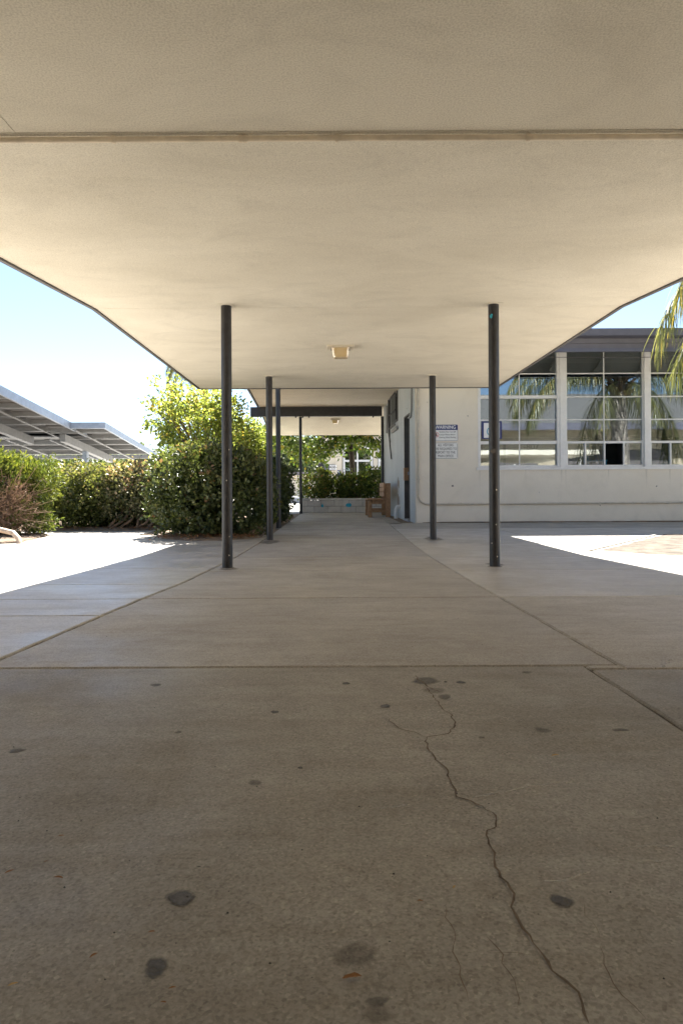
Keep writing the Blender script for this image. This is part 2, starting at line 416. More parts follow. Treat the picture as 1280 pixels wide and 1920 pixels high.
def tree(name, label, cat, base, trunk_h, trunk_r, crown_c, crown_r, nclump, per, L_, W_, mat, seed, bark='bark',
         group=None, cs=.22, hang=.3, tb=(.45, .22), limbs=True, extra=None):
    rng = np.random.default_rng(seed)
    t = thing(name, label, cat, base, group)
    base = Vector(base); cc = np.array(crown_c); cr = np.array(crown_r)
    u = unit(rng, nclump)*(rng.uniform(.15, 1, nclump)**.45)[:, None]
    C = cc+u*cr*(1+.12*rng.normal(size=(nclump, 1)))
    if extra is not None: C = np.vstack([C, np.array(extra)]); nclump = len(C)
    mb = MB(); top = base+Vector(((crown_c[0]-base.x)*.35, (crown_c[1]-base.y)*.35, trunk_h))
    mb.tube([base-Vector((0,0,.1)), base.lerp(top, .1), base.lerp(top, .5)+Vector((.03,.02,0)), top], [trunk_r*1.35, trunk_r*1.05, trunk_r*.95, trunk_r*.75], 9)
    if limbs:
        for i in range(nclump):
            if i % 3: continue
            e = Vector(C[i]); s = base.lerp(top, .8+.2*rng.random())
            md = s.lerp(e, .5)+Vector((0, 0, .12*(e-s).length))
            mb.tube([s, md, e], [trunk_r*.35, trunk_r*.2, trunk_r*.06], 5)
    mb.build('trunk', M[bark], t, smooth=True)
    n = nclump*per; ci = np.repeat(np.arange(nclump), per)
    P = C[ci]+rng.normal(size=(n, 3))*cs*np.array([1, 1, .7])
    out = P-cc; out /= np.linalg.norm(out, axis=1, keepdims=True)
    D = out*.4+unit(rng, n)*.8; D[:, 2] -= hang
    Nn = unit(rng, n)*.7; Nn[:, 2] += .7
    tn = np.clip(rng.normal(tb[0], tb[1], n)+rng.normal(0, .1, nclump)[ci], 0, 1)
    s = rng.uniform(.7, 1.25, n)
    me = leaf_mesh('crown', P-np.array(base), D, Nn, L_*s, W_*s, tn)
    link('crown', me, M[mat] if isinstance(mat, str) else mat, t, 'stuff')
    return t

# ------------------------------------------------------------------ ground and paving
MB().box(-400, 400, -60, 900, -.6, -.08).build('ground', M['asphalt'], kind='structure')
base = MB()
ys = [-12, 0, 6.5, 19.9]
for a, b_ in zip(ys[:-1], ys[1:]):
    base.add([(-9,a,gz(a)-.014),(9,a,gz(a)-.014),(9,b_,gz(b_)-.014),(-9,b_,gz(b_)-.014)], [(0,1,2,3)])
MB().box(-40, -9.02, -40, 11.4, -.07, .0).build('side_bounce_ground', M['court'], kind='structure'); MB().box(9.02, 40, -40, 19.9, -.07, .0).build('side_bounce_ground', M['court'], kind='structure')  # pale ground out of view, added to bounce sun up onto the soffit
base.build('paving_base', M['joint'], kind='structure')
MB().box(-40, 30, 19.92, 60, -.07, -.004).build('courtyard', M['court'], kind='structure')

pave = bpy.data.objects.new('pavement', None); COL.objects.link(pave); pave['kind'] = 'structure'; WL['pavement'] = Vector((0,0,0))
rngs = random.Random(5)
def XL(y): 
    k = [(-5,-1.22),(2.2,-1.082),(3.07,-1.05),(3.6,-1.028),(4.34,-.977),(8.35,-.933),(20,-.985)]
    return np.interp(y, [a for a,_ in k], [b for _,b in k])
def XR(y):
    k = [(-5,.75),(2.07,.86),(4.5,.87),(7.35,.91),(12,1.0),(20,1.2)]
    return np.interp(y, [a for a,_ in k], [b for _,b in k])
def slab(xa, xb, y0, y1, gl=.005, gr=.005, gf=.005, gb=.005, mat='concrete', jit=.0025):
    """slab between two edge lines xa(y), xb(y), rough arrises, rounded by a chamfer"""
    fa = xa if callable(xa) else (lambda y: xa); fb = xb if callable(xb) else (lambda y: xb)
    y0 += gf; y1 -= gb
    n = max(2, min(26, int((y1-y0)/.07))); 
    def ring(inset, dz):
        rr = random.Random(int(y0*1000)+int(fa(y0)*777))
        pts = []
        j = lambda: rr.uniform(-jit, jit)
        for i in range(n): y = y0+inset+(y1-y0-2*inset)*i/n; pts.append((fa(y)+gl+inset+j(), y+(j() if i else 0)))
        w_ = fb(y1)-fa(y1); mm = max(2, min(26, int(w_/.07)))
        for i in range(mm): pts.append((fa(y1)+gl+inset+(w_-gl-gr-2*inset)*i/mm, y1-inset+j()))
        for i in range(n): y = y1-inset-(y1-y0-2*inset)*i/n; pts.append((fb(y)-gr-inset+j(), y+(j() if i else 0)))
        w_ = fb(y0)-fa(y0)
        for i in range(mm): pts.append((fb(y0)-gr-inset-(w_-gl-gr-2*inset)*i/mm, y0+inset+j()))
        return [(p[0], p[1], gz(p[1])+dz) for p in pts]
    A = ring(0, -.09); B = ring(0, -.006); C = ring(.006, 0); k = len(A)
    f = [[i, i+k, (i+1)%k+k, (i+1)%k] for i in range(k)]+[[i+k, i+2*k, (i+1)%k+2*k, (i+1)%k+k] for i in range(k)]
    f.append([2*k+i for i in range(k)][::-1])
    return MB().add(A+B+C, f).build('slab', M[mat], pave)
CY = [-5, 0, 2.075, 3.62, 5.12, 6.5, 8.1, 9.7, 11.3, 12.9, 14.5, 16.1, 17.8, 19.9]
near = None
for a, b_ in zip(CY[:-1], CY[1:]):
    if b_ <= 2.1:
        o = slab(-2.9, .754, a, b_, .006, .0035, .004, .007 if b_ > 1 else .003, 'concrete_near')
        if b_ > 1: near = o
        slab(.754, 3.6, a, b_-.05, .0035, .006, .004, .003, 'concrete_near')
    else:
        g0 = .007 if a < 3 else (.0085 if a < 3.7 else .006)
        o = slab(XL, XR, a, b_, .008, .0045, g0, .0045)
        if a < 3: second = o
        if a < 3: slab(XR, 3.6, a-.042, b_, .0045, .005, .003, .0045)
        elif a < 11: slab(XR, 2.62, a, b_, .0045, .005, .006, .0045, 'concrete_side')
        elif a < 12: slab(XR, 9, a, b_, .0045, .005, .006, .0045)
slab(.7575, .863, 2.033, 2.081, .001, .001, .003, .002)
# right hand walks
for a, b_ in ((2.6,3.9),(3.9,5.12),(5.12,6.5)): slab(2.62, 4.4, a, b_, mat='concrete_side')
for a, b_ in ((2.6,4.4),(4.4,6.5)): slab(4.4, 8, a, b_, mat='concrete_side')
for a, b_ in ((6.5,8.1),(8.1,9.7)): slab(2.62, 8, a, b_, mat='concrete_side')
slab(4.6, 9, 9.7, 11.3, mat='concrete_side'); slab(2.62, 4.6, 9.7, 11.3, mat='concrete_side'); slab(1.5, 4.6, 12.9, 13.43); slab(4.6, 9, 12.9, 13.43)
slab(1.0, 1.5, 13.0, 13.4); slab(XR, 1.3, 13.0, 16.1); slab(XR, 1.3, 16.1, 19.9)
# left hand walks
LY = [2.09, 3.07, 3.62, 4.3, 5.4, 7.0, 8.3]
for a, b_ in zip(LY[:-1], LY[1:]):
    slab(-2.9, XL, a, b_, .006, .008, .006, .004, 'concrete_side'); slab(-5.6, -2.9, a, b_, mat='concrete_side'); slab(-8.6, -5.6, a, b_, mat='concrete_side')
slab(-8.6, -2.9, 0, 2.09, mat='concrete_side')
slab(-2.9, XL, 8.3, 9.9, .006, .014, .004, .004, 'concrete_side'); slab(-5.6, -2.9, 8.3, 9.9, mat='concrete_side'); slab(-5.6, -2.9, 9.9, 11.5, mat='concrete_side')
slab(-8.6, -5.6, 8.3, 11.5, mat='concrete_side')

def bed(poly, h, mat, seed=1, name='planting_bed'):
    """raised soil with a feathered rim and a rough top"""
    rr = random.Random(seed); P = []
    n = len(poly)
    for i in range(n):
        a, b_ = Vector(poly[i]), Vector(poly[(i+1)%n]); k = max(1, int((b_-a).length/.12))
        for j in range(k):
            q = a.lerp(b_, j/k); P.append(Vector((q.x+rr.uniform(-.03,.03), q.y+rr.uniform(-.03,.03))))
    c = sum(P, Vector((0,0)))/len(P); m = MB(); rings = []
    for s, z in ((1.0, -.02), (.985, .5), (.94, .9), (.8, 1.0), (.5, 1.0)):
        rings.append([(c.x+(p.x-c.x)*s, c.y+(p.y-c.y)*s, gz(p.y)+(z*h*rr.uniform(.6,1.4) if z > 0 else -.02)) for p in P])
    V = [v for r_ in rings for v in r_]+[(c.x, c.y, gz(c.y)+h)]; k = len(P)
    F = []
    for r_ in range(4):
        for i in range(k): F.append([r_*k+i, r_*k+(i+1)%k, (r_+1)*k+(i+1)%k, (r_+1)*k+i])
    for i in range(k): F.append([4*k+i, 4*k+(i+1)%k, len(V)-1])
    return m.add(V, F).build(name, M[mat], kind='structure')
bed([(-2.33,9.15),(-1.9,8.75),(-1.45,8.72),(-1.02,9.2),(-1.02,10.3),(-1.03,15.5),(-1.05,17.2),(-1.7,17.6),(-2.6,16),(-2.9,11.5),(-2.6,10.2)], .035, 'dirt', 3)
bed([(-2.6,11.3),(-3.5,11.0),(-4.6,11.1),(-5.4,11.2),(-9,11.4),(-9,21),(-2.4,21),(-2.5,14)], .05, 'dirt', 4)
bed([(-3.95,8.5),(-4.1,9.6),(-4.25,10.2),(-6.2,10.5),(-6.6,8.4),(-5.2,8.1)], .035, 'dirt', 5)
bed([(2.66,6.98),(3.6,8.25),(4.63,9.62),(8,9.66),(8,5.6),(5,5.7),(3.3,6.3)], .006, 'dirt_pale', 6, 'bare_ground')
cb = MB()
cb.obox((2.62,6.99,-.02), (2.03,2.7,0), (-.022,.016,0), (0,0,.034)); cb.build('walk_edging', M['concrete_side'], kind='structure')

# marks worn into the near slab
def blot(px, py, wpx, hpx, mat, seed, slabo=None, rot=0, dz=.0009):
    rr = random.Random(seed); c = G(px, py); s = c.y/1280
    a = wpx*s/2; k = (py-922)/1280; dydp = .49/(k-.02)**2/1280
    b_ = hpx*dydp/2; m = MB(); V = []; n = 22
    ph = [rr.uniform(0, 6.28) for _ in range(4)]
    for i in range(n):
        an = 2*math.pi*i/n; q = 1+.10*math.sin(2*an+ph[0])+.07*math.sin(3*an+ph[1])+.05*math.sin(5*an+ph[2])+.03*math.sin(9*an+ph[3])
        x = a*q*math.cos(an); y = b_*q*math.sin(an)
        X = x*math.cos(rot)-y*math.sin(rot); Y = x*math.sin(rot)+y*math.cos(rot)
        V.append((c.x+X, c.y+Y, gz(c.y+Y)+dz))
    W = []
    for f_ in (.72, 1.12):
        for v in V: W.append((c.x+(v[0]-c.x)*f_*rr.uniform(.94, 1.06), c.y+(v[1]-c.y)*f_*rr.uniform(.94, 1.06), v[2]))
    W.append((c.x, c.y, gz(c.y)+dz))
    m.add(W, [[i, n+i, n+(i+1)%n, (i+1)%n] for i in range(n)]+[[i, (i+1)%n, 2*n] for i in range(n)])
    o = m.build('stain', M[mat], slabo or near)
    at_ = o.data.attributes.new('cover', 'FLOAT', 'POINT'); at_.data.foreach_set('value', np.array([1.]*n+[0.]*n+[1.], np.float32))
    return o
for i, (x, y, w_, h_, mt) in enumerate([(335,1683,52,32,'stain'),(1048,1693,40,27,'stain'),(288,1813,44,36,'stain'),(720,1325,20,7,'stain'),
        (862,1281,17,5,'stain'),(647,1282,14,5,'stain'),(833,1280,7,3,'stain'),(475,1467,24,11,'stain_soft'),(513,1335,16,5,'stain'),
        (332,1372,13,5,'stain_soft'),(1015,1372,32,9,'stain_soft'),(1160,1372,30,6,'stain_soft'),(831,1308,24,10,'stain_soft'),
        (290,1283,24,5,'stain_soft'),(985,1263,20,4,'stain_soft'),(700,1880,40,22,'stain_soft'),(795,1278,52,14,'stain_soft'),(660,1790,88,46,'stain_faint'),(700,1905,60,30,'stain_faint'),(812,1296,40,12,'stain_faint'),(560,1440,9,5,'stain'),(900,1385,12,4,'stain_soft'),(30,1405,30,9,'stain_soft')]):
    blot(x, y, w_, h_, mt, 40+i)
def crack(pts, width, seed, mat='crack', slabo=None, dz=.0018, name='crack'):
    rr = random.Random(seed); W = [G(*p) for p in pts]; Q = []
    for a, b_ in zip(W[:-1], W[1:]):
        k = max(2, int((b_-a).length/.012))
        for j in range(k): Q.append(a.lerp(b_, j/k))
    Q.append(W[-1]); V = []; n = len(Q); wob = 0
    for i, p in enumerate(Q):
        t = (Q[min(i+1,n-1)]-Q[max(i-1,0)]); t.z = 0; t.normalize(); s = Vector((-t.y, t.x, 0))
        wob = wob*.8+rr.uniform(-.0045, .0045); hw = width*.5*rr.uniform(.45, 1.35)*(.25 if i in (0, n-1) else 1)
        for d in (-hw, hw):
            q = p+s*(wob+d); V.append((q.x, q.y, gz(q.y)+dz))
    o = MB().add(V, [[2*i, 2*i+1, 2*i+3, 2*i+2] for i in range(n-1)]).build(name, M[mat], slabo or near)
    if mat == 'chalk':
        at_ = o.data.attributes.new('cover', 'FLOAT', 'POINT'); at_.data.foreach_set('value', np.array([rr.choice((.1,.5,.9,1.)) for _ in range(2*n)], np.float32))
    return o
CR = [(797,1290),(812,1312),(842,1340),(846,1360),(838,1378),(797,1384),(799,1410),(826,1446),(857,1496),(900,1515),(930,1532),(936,1556),(916,1562),(934,1612),(945,1648),(968,1680),(967,1720),(1000,1772),(1024,1826),(1068,1868),(1098,1925)]
crack(CR, .003, 1)
crack([(724,1350),(742,1368),(797,1384)], .0028, 2); crack([(778,1268),(797,1290),(820,1300)], .004, 3)
crack([(835,1700),(845,1750),(862,1880)], .001, 4); crack([(905,1760),(930,1795),(966,1895)], .001, 5)
crack([(1115,1780),(1150,1850),(1206,1915)], .001, 6); crack([(908,1790),(990,1792)], .0008, 7); crack([(1095,1700),(1120,1760)], .0007, 8)
crack([(990,1368),(900,1360),(846,1360)], .0008, 9)
for i, q in enumerate([[(707,1520),(770,1512)],[(880,1496),(990,1477),(1070,1467)],[(1015,1658),(1108,1643)],[(1168,1598),(1260,1588)],[(1172,1620),(1240,1612)],[(1110,1598),(1125,1595)]]):
    crack(q, .008, 20+i, 'chalk', None, .0008, 'scuff_mark')
crack([(1232,1257),(1256,1240)], .012, 30, 'chalk', None, .001, 'scuff_mark')
for px, py, o_ in ((428,1066,None),(927,1060,None),(505,1016,None),(812,1011,None)): blot(px, py, 34, 5, 'stain_soft', px, second)
# leaf litter
LIT = [('tan curled leaf lying on the concrete beyond the long crack',1038,1422,16,'dryleaf_tan',.2),
       ('small tan leaf crumb on the slab left of the long crack',848,1669,11,'dryleaf_tan',.9),
       ('large brown curled leaf nearest the bottom edge of the slab',655,1840,36,'dryleaf',.1),
       ('rust red dry leaf on the slab left of the lowest dark stain',172,1795,18,'dryleaf',.8),
       ('brown twig pair on the left of the near slab',105,1648,20,'dryleaf',-.3),
       ('short brown leaf stalk just beyond the twig pair',83,1617,8,'dryleaf',.5),
       ('brown leaf sliver at the left edge of the picture',15,1636,17,'dryleaf',.7),
       ('thin brown leaf scrap highest on the left of the near slab',111,1569,12,'dryleaf',.3),
       ('short black twig beside the big oval stain',369,1629,9,'pebble',0.),
       ('brown leaf scrap below the lowest dark stain',318,1857,14,'dryleaf',.2),
       ('small brown leaf scrap at the very bottom of the slab',301,1884,12,'dryleaf',-.2),
       ('reddish leaf scrap above the lowest dark stain',280,1751,13,'dryleaf',.1),
       ('thin tan leaf sliver by the bottom corner of the slab',20,1849,18,'dryleaf_tan',.4),
       ('brown flake in the middle of the near slab',783,1695,12,'dryleaf',-.2)]
for i, (lab, px, py, wpx, mt, rot) in enumerate(LIT):
    c = G(px, py); s = wpx*c.y/1280; rr = random.Random(i); m = MB(); n = 7; V = []
    for k in range(n):
        u = k/(n-1); ww = s*.17*math.sin(math.pi*min(.97, max(.03, u)))**.7*rr.uniform(.8, 1.2)
        x = (u-.5)*s; bend = s*.16*math.sin(u*2.6)
        for q, zz in ((-1, .35), (0, 0), (1, .45)):
            X = x; Y = bend+q*ww; Z = zz*ww+s*.06*abs(u-.5)
            V.append((c.x+X*math.cos(rot)-Y*math.sin(rot), c.y+X*math.sin(rot)+Y*math.cos(rot), c.z+.003+Z))
    F = []
    for k in range(n-1):
        for q in (0, 1): F.append([3*k+q, 3*k+q+1, 3*k+q+4, 3*k+q+3])
    tag(m.add(V, F).build('dry_leaf', M[mt]), lab, 'leaf', 'leaf litter on the near slab')
peb = MB(); rp = random.Random(9)
for _ in range(170):                                   # grit too fine to count
    y = .7+rp.random()**1.6*6; x = rp.uniform(-.5, .5)*y*1.05; r_ = rp.uniform(.0006, .0018); z = gz(y)+.001
    peb.add([(x-r_,y,z),(x,y-r_,z),(x+r_*1.2,y,z),(x,y+r_,z),(x,y,z+r_)], [(0,1,4),(1,2,4),(2,3,4),(3,0,4)])
peb.build('grit', M['pebble'], kind='stuff')

# ------------------------------------------------------------------ covered walkway canopy
CZ = CAMZ+1.485
def cz(y): return CZ if y >= 5.5 else (CZ-.08*(5.5-y) if y > 2.35 else CZ-.08*3.15)
XLc, XRc, YF = -1.916, 2.30, 9.76
can = thing('walkway_canopy', 'long cream stucco canopy on dark posts overhead, sheltering the concrete walk', 'canopy', (0, 5.4, 0))
def soff(y0, y1, th=.16, x0=None, x1=None):
    x0 = XLc if x0 is None else x0; x1 = XRc if x1 is None else x1
    m = MB(); z0, z1 = cz(y0), cz(y1)
    m.add([(x0,y0,z0),(x1,y0,z0),(x1,y1,z1),(x0,y1,z1),(x0,y0,z0+th),(x1,y0,z0+th),(x1,y1,z1+th),(x0,y1,z1+th)],
          [(3,2,1,0),(4,5,6,7),(0,1,5,4),(1,2,6,5),(2,3,7,6),(3,0,4,7)])
    return m.build('soffit_panel', M['soffit'], can)
soff(5.502, YF); soff(2.337, 5.498); soff(-3.2, 2.333, x0=-1.0835, x1=9); soff(-3.2, 2.333, x0=-9, x1=-1.0865)  # nearest panels widened far out of view to darken the floor below
for a_, b__ in ((-9, XLc-.05), (XRc+.05, 9)):
    MB().box(a_, b__, 2.337, 3.75, cz(2.3), cz(2.3)+.16).build('soffit_panel', M['soffit'], can)  # unseen side panels, added to keep light off the near floor
MB().box(-8.9, 8.9, 2.2, 2.45, cz(2.3)+.17, cz(2.3)+.2).build('joint_cover', M['trim'], can)
tm = MB()
for x0, x1 in ((XLc-.03, XLc-.002), (XRc+.002, XRc+.03)):
    for a, b_ in ((2.35,5.5),(5.5,YF)):
        z0, z1 = cz(a)-.012, cz(b_)-.012
        tm.add([(x0,a,z0),(x1,a,z0),(x1,b_,z1),(x0,b_,z1),(x0,a,z0+.19),(x1,a,z0+.19),(x1,b_,z1+.19),(x0,b_,z1+.19)],
               [(3,2,1,0),(4,5,6,7),(0,1,5,4),(1,2,6,5),(2,3,7,6),(3,0,4,7)])
tm.box(XLc-.03, XRc+.03, YF+.002, YF+.03, CZ-.01, CZ+.178)
tm.build('edge_trim', M['trim'], can)
def post(x, y, z1, r, parent, n=24, label=None):
    m = MB(); z0 = gz(y); m.tube([(x,y,z0-.02),(x,y,z1)], r, n); 
    p = m.build('post', M['black'], parent, smooth=True, label=label)
    # square mounting plate at the head, grout ring at the foot
    MB().box(x-r*1.5, x+r*1.5, y-r*1.5, y+r*1.5, z1-.006, z1+.004).build('head_plate', M['soffit'], p)
    f = MB(); f.tube([(x,y,z0-.01),(x,y,z0+.004)], r*1.35, 18); f.build('foot_ring', M['mortar'], p)
    return p
pl = post(-.851, 5.39, cz(5.39)-.002, .0415, can); pr = post(1.256, 5.39, cz(5.39)-.002, .0415, can)
post(-.838, 8.75, CZ-.002, .0415, can); post(1.253, 8.75, CZ-.002, .0415, can)
def chip(px, py, y, s, mat, parent, seed):
    rr = random.Random(seed); c = at(px, py, y); m = MB(); V = []
    for k in range(9):
        an = 2*math.pi*k/9; q = rr.uniform(.6, 1.2)*s; V.append((c.x+q*math.cos(an), y, c.z+1.3*q*math.sin(an)))
    m.add(V, [list(range(9))]); return m.build('paint_chip', M[mat], parent)
chip(922, 594, 5.347, .014, 'teal', pr, 1); chip(924, 847, 5.347, .02, 'trim', pr, 2)
for i, (x, y) in enumerate([(930,920),(929,985),(921,1020),(931,1045)]): chip(x, y, 5.347, .005, 'scuff', pr, 5+i)
for i, (x, y) in enumerate([(429,1040),(430,1005),(425,900),(430,842)]): chip(x, y, 5.347, .005, 'scuff', pl, 15+i)

pp = thing('ceiling_pipe', 'thin cream painted pipe running across the soffit overhead', 'pipe', (0, 2.33, cz(2.3)))
PZc = cz(2.36)-.0125
MB().tube([(-2.0,2.362,PZc-.001),(0,2.358,PZc),(2.35,2.362,PZc-.001)], .0098, 12).build('pipe_run', M['soffpipe'], pp, smooth=True)
for px in (206, 450, 459, 635, 1002):
    x = (px-628)*2.3/1280; MB().tube([(x-.006,2.36,PZc),(x+.006,2.36,PZc)], .0128, 12).build('coupling', M['soffpipe'], pp)

def lamp(label, x, y, z, s, nrm=None):
    t = thing('ceiling_light', label, 'light', (x, y, z), 'square ceiling lights under the canopies')
    a = .138*s
    MB().bbox(x-a, x+a, y-a*.6, y+a*.6, z-.016*s, z+.03, .006*s).build('base_plate', M['plate'], t)
    m = MB(); prof = [(.090,.0),(.086,-.03),(.077,-.088),(.070,-.102),(.05,-.106)]
    rings = []
    for r_, dz in prof:
        q = r_*s; h = q*.8; c = .22*q; zz = z-.016*s+dz*s
        rings.append([(x-q+c,y-h,zz),(x+q-c,y-h,zz),(x+q,y-h+c,zz),(x+q,y+h-c,zz),(x+q-c,y+h,zz),(x-q+c,y+h,zz),(x-q,y+h-c,zz),(x-q,y-h+c,zz)])
    V = [v for r_ in rings for v in r_]; F = []
    for k in range(len(rings)-1):
        for i in range(8): F.append([k*8+i, k*8+(i+1)%8, (k+1)*8+(i+1)%8, (k+1)*8+i])
    F.append([(len(rings)-1)*8+i for i in range(8)]); F.append([i for i in range(8)][::-1])
    m.add(V, F); sh = m.build('lamp_shade', M['lampglass'], t)
    MB().tube([(x,y,z-.03*s),(x,y,z-.075*s)], .02*s, 8).build('bulb', M['white'], sh)
    MB().bbox(x-.095*s, x+.095*s, y-.08*s, y+.08*s, z-.024*s, z-.0165*s, .003).build('collar', M['plate'], t)
    for sx in (-1, 1): MB().box(x+sx*.092*s-.004, x+sx*.092*s+.004, y-.012, y+.012, z-.045*s, z-.0245*s).build('clip', M['trim'], t)
    return t
lamp('larger square ceiling light with amber glass under the near canopy', .062, 6.98, CZ, 1.0)

bw = thing('added_rear_wall', 'unseen cream stucco wall added behind the viewer to darken the near floor', 'wall', (0, -1.5, 0))  # out of view, added to block light from the near floor
MB().box(-9, 3.2, -1.6, -1.42, -.1, cz(0)-.005).build('wall_body', M['wall'], bw)

# ------------------------------------------------------------------ porch behind the canopy
por = thing('entry_porch', 'higher cream porch roof with dark beam beyond the near canopy', 'porch', (0, 15, 0))
PZ = CAMZ+2.41
MB().prism([(-1.75,10.45),(2.33,10.45),(2.33,11.98),(1.64,12.0),(1.42,19.52),(-2.13,19.52)], PZ, PZ+.14).build('soffit_panel', M['porch'], por)  # front carried forward unseen above the canopy, to shade the walk between roofs
MB().obox((-2.13,19.54,PZ-.005), (3.6,0,0), (.10,2.26,-.60), (0,0,.14)).build('sloped_soffit', M['porch'], por)
e = MB(); e.obox((-1.78,10.45,PZ-.02), (-.03,0,0), (-.38,9.07,0), (0,0,.2)); e.build('edge_trim', M['trim'], por)
e = MB(); e.obox((-2.16,19.56,PZ-.03), (.027,0,0), (.10,2.24,-.60), (0,0,.2)); e.build('edge_trim', M['trim'], por)
MB().box(-2.38, 1.335, 19.30, 19.47, CAMZ+2.137, PZ-.003).build('beam', M['beam'], por)
for px in (555, 568, 580, 700):
    MB().box((px-628)*19.3/1280-.02, (px-628)*19.3/1280+.02, 19.31, 19.38, CAMZ+2.10, CAMZ+2.136).build('bolt', M['beam'], por)
post(-.966, 11.67, PZ-.003, .0415, por); post(-.972, 19.4, CAMZ+2.136, .042, por); post(1.352, 19.4, CAMZ+2.136, .042, por)
lamp('smaller distant ceiling light with amber glass beyond the dark beam', .015, 20.45, PZ-.262*.91-.015, 1.0)

# ------------------------------------------------------------------ school building
FY = 13.45; PX = FY/1280
def fx(px): return (px-628)*PX
def fz(py): return CAMZ-(py-922)*PX
sch = thing('school_building', 'cream stucco school building with wide reflecting windows beside the walkway', 'building', (1.6, FY, 0))
SILL = fz(880); TOP = 3.7; XE = 9.2
wm = MB(); wm.box(1.597, XE, FY, FY+.18, -.1, SILL); wm.box(1.597, fx(896), FY, FY+.18, SILL, TOP)
wm.box(fx(1372), XE, FY, FY+.18, SILL, TOP)
wm.box(1.597+.2, XE, 19.6, 19.8, -.1, TOP); wm.box(XE-.2, XE, FY+.182, 19.598, -.1, TOP)
wm.build('front_wall', M['wall'], sch)
A = Vector((1.594, FY+.182, 0)); B = Vector((1.41, 19.6, 0)); ds = (B-A).normalized(); nrm = Vector((-ds.y, ds.x, 0))  # nrm faces the walk (-x)
if nrm.x > 0: nrm = -nrm
LEN = (B-A).length
def side(s0, s1, z0, z1, d0=0., d1=-.18):
    o = A+ds*s0+nrm*d1; return (o+Vector((0,0,z0)), ds*(s1-s0), nrm*(d0-d1), Vector((0,0,z1-z0)))
DS0, DS1 = 14.36-A.y, 15.16-A.y; WS0, WS1 = 16.3-A.y, 17.5-A.y
sm = MB()
for q in ((0, DS0, -.1, TOP), (DS0, DS1, 2.27, TOP), (DS1, WS0, -.1, TOP), (WS0, WS1, -.1, 2.31), (WS0, WS1, 3.4, TOP), (WS1, LEN, -.1, TOP)):
    sm.obox(*side(*q))
sm.build('side_wall', M['side'], sch)
# door
do = MB().obox(*side(DS0+.03, DS1-.03, .02, 2.24, -.09, -.13)).build('door', M['galvdark'], sch)
MB().obox(*side(DS0+.12, DS1-.12, .35, 2.12, -.083, -.089)).build('door_glass', M['doorglass'], do)
MB().obox(*side(DS1-.16, DS1-.02, .86, 1.14, .03, -.06)).build('latch_guard', M['wood'], do)
MB().obox(*side(DS1-.2, DS1-.165, .98, 1.05, -.04, -.08)).build('handle', M['galv'], do)
df = MB()
for q in ((DS0, DS0+.03, 0, 2.27), (DS1-.03, DS1, 0, 2.27), (DS0+.03, DS1-.03, 2.24, 2.27)): df.obox(*side(*q, .012, -.14))
df.build('door_frame', M['trim'], sch)
MB().obox(*side(DS0-.02, DS1+.02, -.02, .02, .05, -.14)).build('door_sill', M['galv'], sch)
# side window with a grille
sw = MB()
for q in ((WS0, WS0+.05, 2.31, 3.4), (WS1-.05, WS1, 2.31, 3.4), (WS0+.05, WS1-.05, 2.31, 2.36), (WS0+.05, WS1-.05, 3.35, 3.4)): sw.obox(*side(*q, .03, -.1))
swo = sw.build('side_window', M['trim'], sch)
MB().obox(*side(WS0+.05, WS1-.05, 2.36, 3.35, -.05, -.06)).build('pane', M['glass'], swo)
for k in range(7):
    s = WS0+.09+k*.165
    MB().obox(*side(s, s+.014, 2.2, 3.34, .066, .052)).build('grille_bar', M['galvdark'], swo)
for z in (2.2, 2.55, 2.95): MB().obox(*side(WS0-.02, WS1+.02, z, z+.03, .085, .0705)).build('grille_rail', M['black'], swo)
MB().obox(*side(WS0-.05, WS1-.1, 2.10, 2.17, .05, .002)).build('window_ledge', M['galvdark'], sch)
# front windows
BAYS = [(896, 1049), (1062, 1207), (1219, 1372)]
ROWS = [fz(877), fz(831.5), fz(789), fz(746), fz(702), 3.62]
for bi, (p0, p1) in enumerate(BAYS):
    x0, x1 = fx(p0), fx(p1); mid = fx((975, 1134, 1292)[bi]); fr = MB(); Y0, Y1 = FY+.03, FY+.10
    ex = .05 if bi == 0 else .018
    fr.box(x0, x0+ex, Y0-.04 if bi == 0 else Y0, Y1, SILL+.002, TOP-.08); fr.box(x1-ex, x1, Y0-.04 if bi == 0 else Y0, Y1, SILL+.002, TOP-.08)
    fr.box(x0+ex, x1-ex, Y0, Y1, SILL+.002, ROWS[0]+.03); 
    for k in (1, 2, 3, 4):
        hw = (.022 if k == 1 else .011) if not (bi == 0 and k in (1, 3)) else .03
        fr.box(x0+ex, x1-ex, Y0+.012-(.03 if bi == 0 and k in (1,3) else 0), Y1-.01, ROWS[k]-hw, ROWS[k]+hw)
    fr.box(mid-.009, mid+.009, Y0+.02, Y1-.012, ROWS[1] if bi else ROWS[0], TOP-.08)
    wo = fr.build('window', M['alu'], sch)
    for k in range(5):
        cols = [(x0+ex, mid-.009), (mid+.009, x1-ex)]
        if k == 0 and bi >= 1:
            q = [x0+ex, fx((1098, 1258)[bi-1]), mid, fx((1170, 1330)[bi-1]), x1-ex]; cols = [(q[i]+.012, q[i+1]-.012) for i in range(4)]
            for i in range(5): MB().box(q[i]-.012, q[i]+.012, Y0-.012, Y0+.028, ROWS[0]+.031, ROWS[1]-.023).build('vent_stile', M['alu'], wo)
        for ci, (a, b_) in enumerate(cols):
            if k == 0 and bi == 1 and ci == 2: continue        # slid open
            z0 = ROWS[k]+(.03 if k == 0 else .012); z1 = ROWS[k+1]-.013
            MB().box(a, b_, Y0+.03, Y0+.036, z0, z1).build('pane', M['glass'], wo)
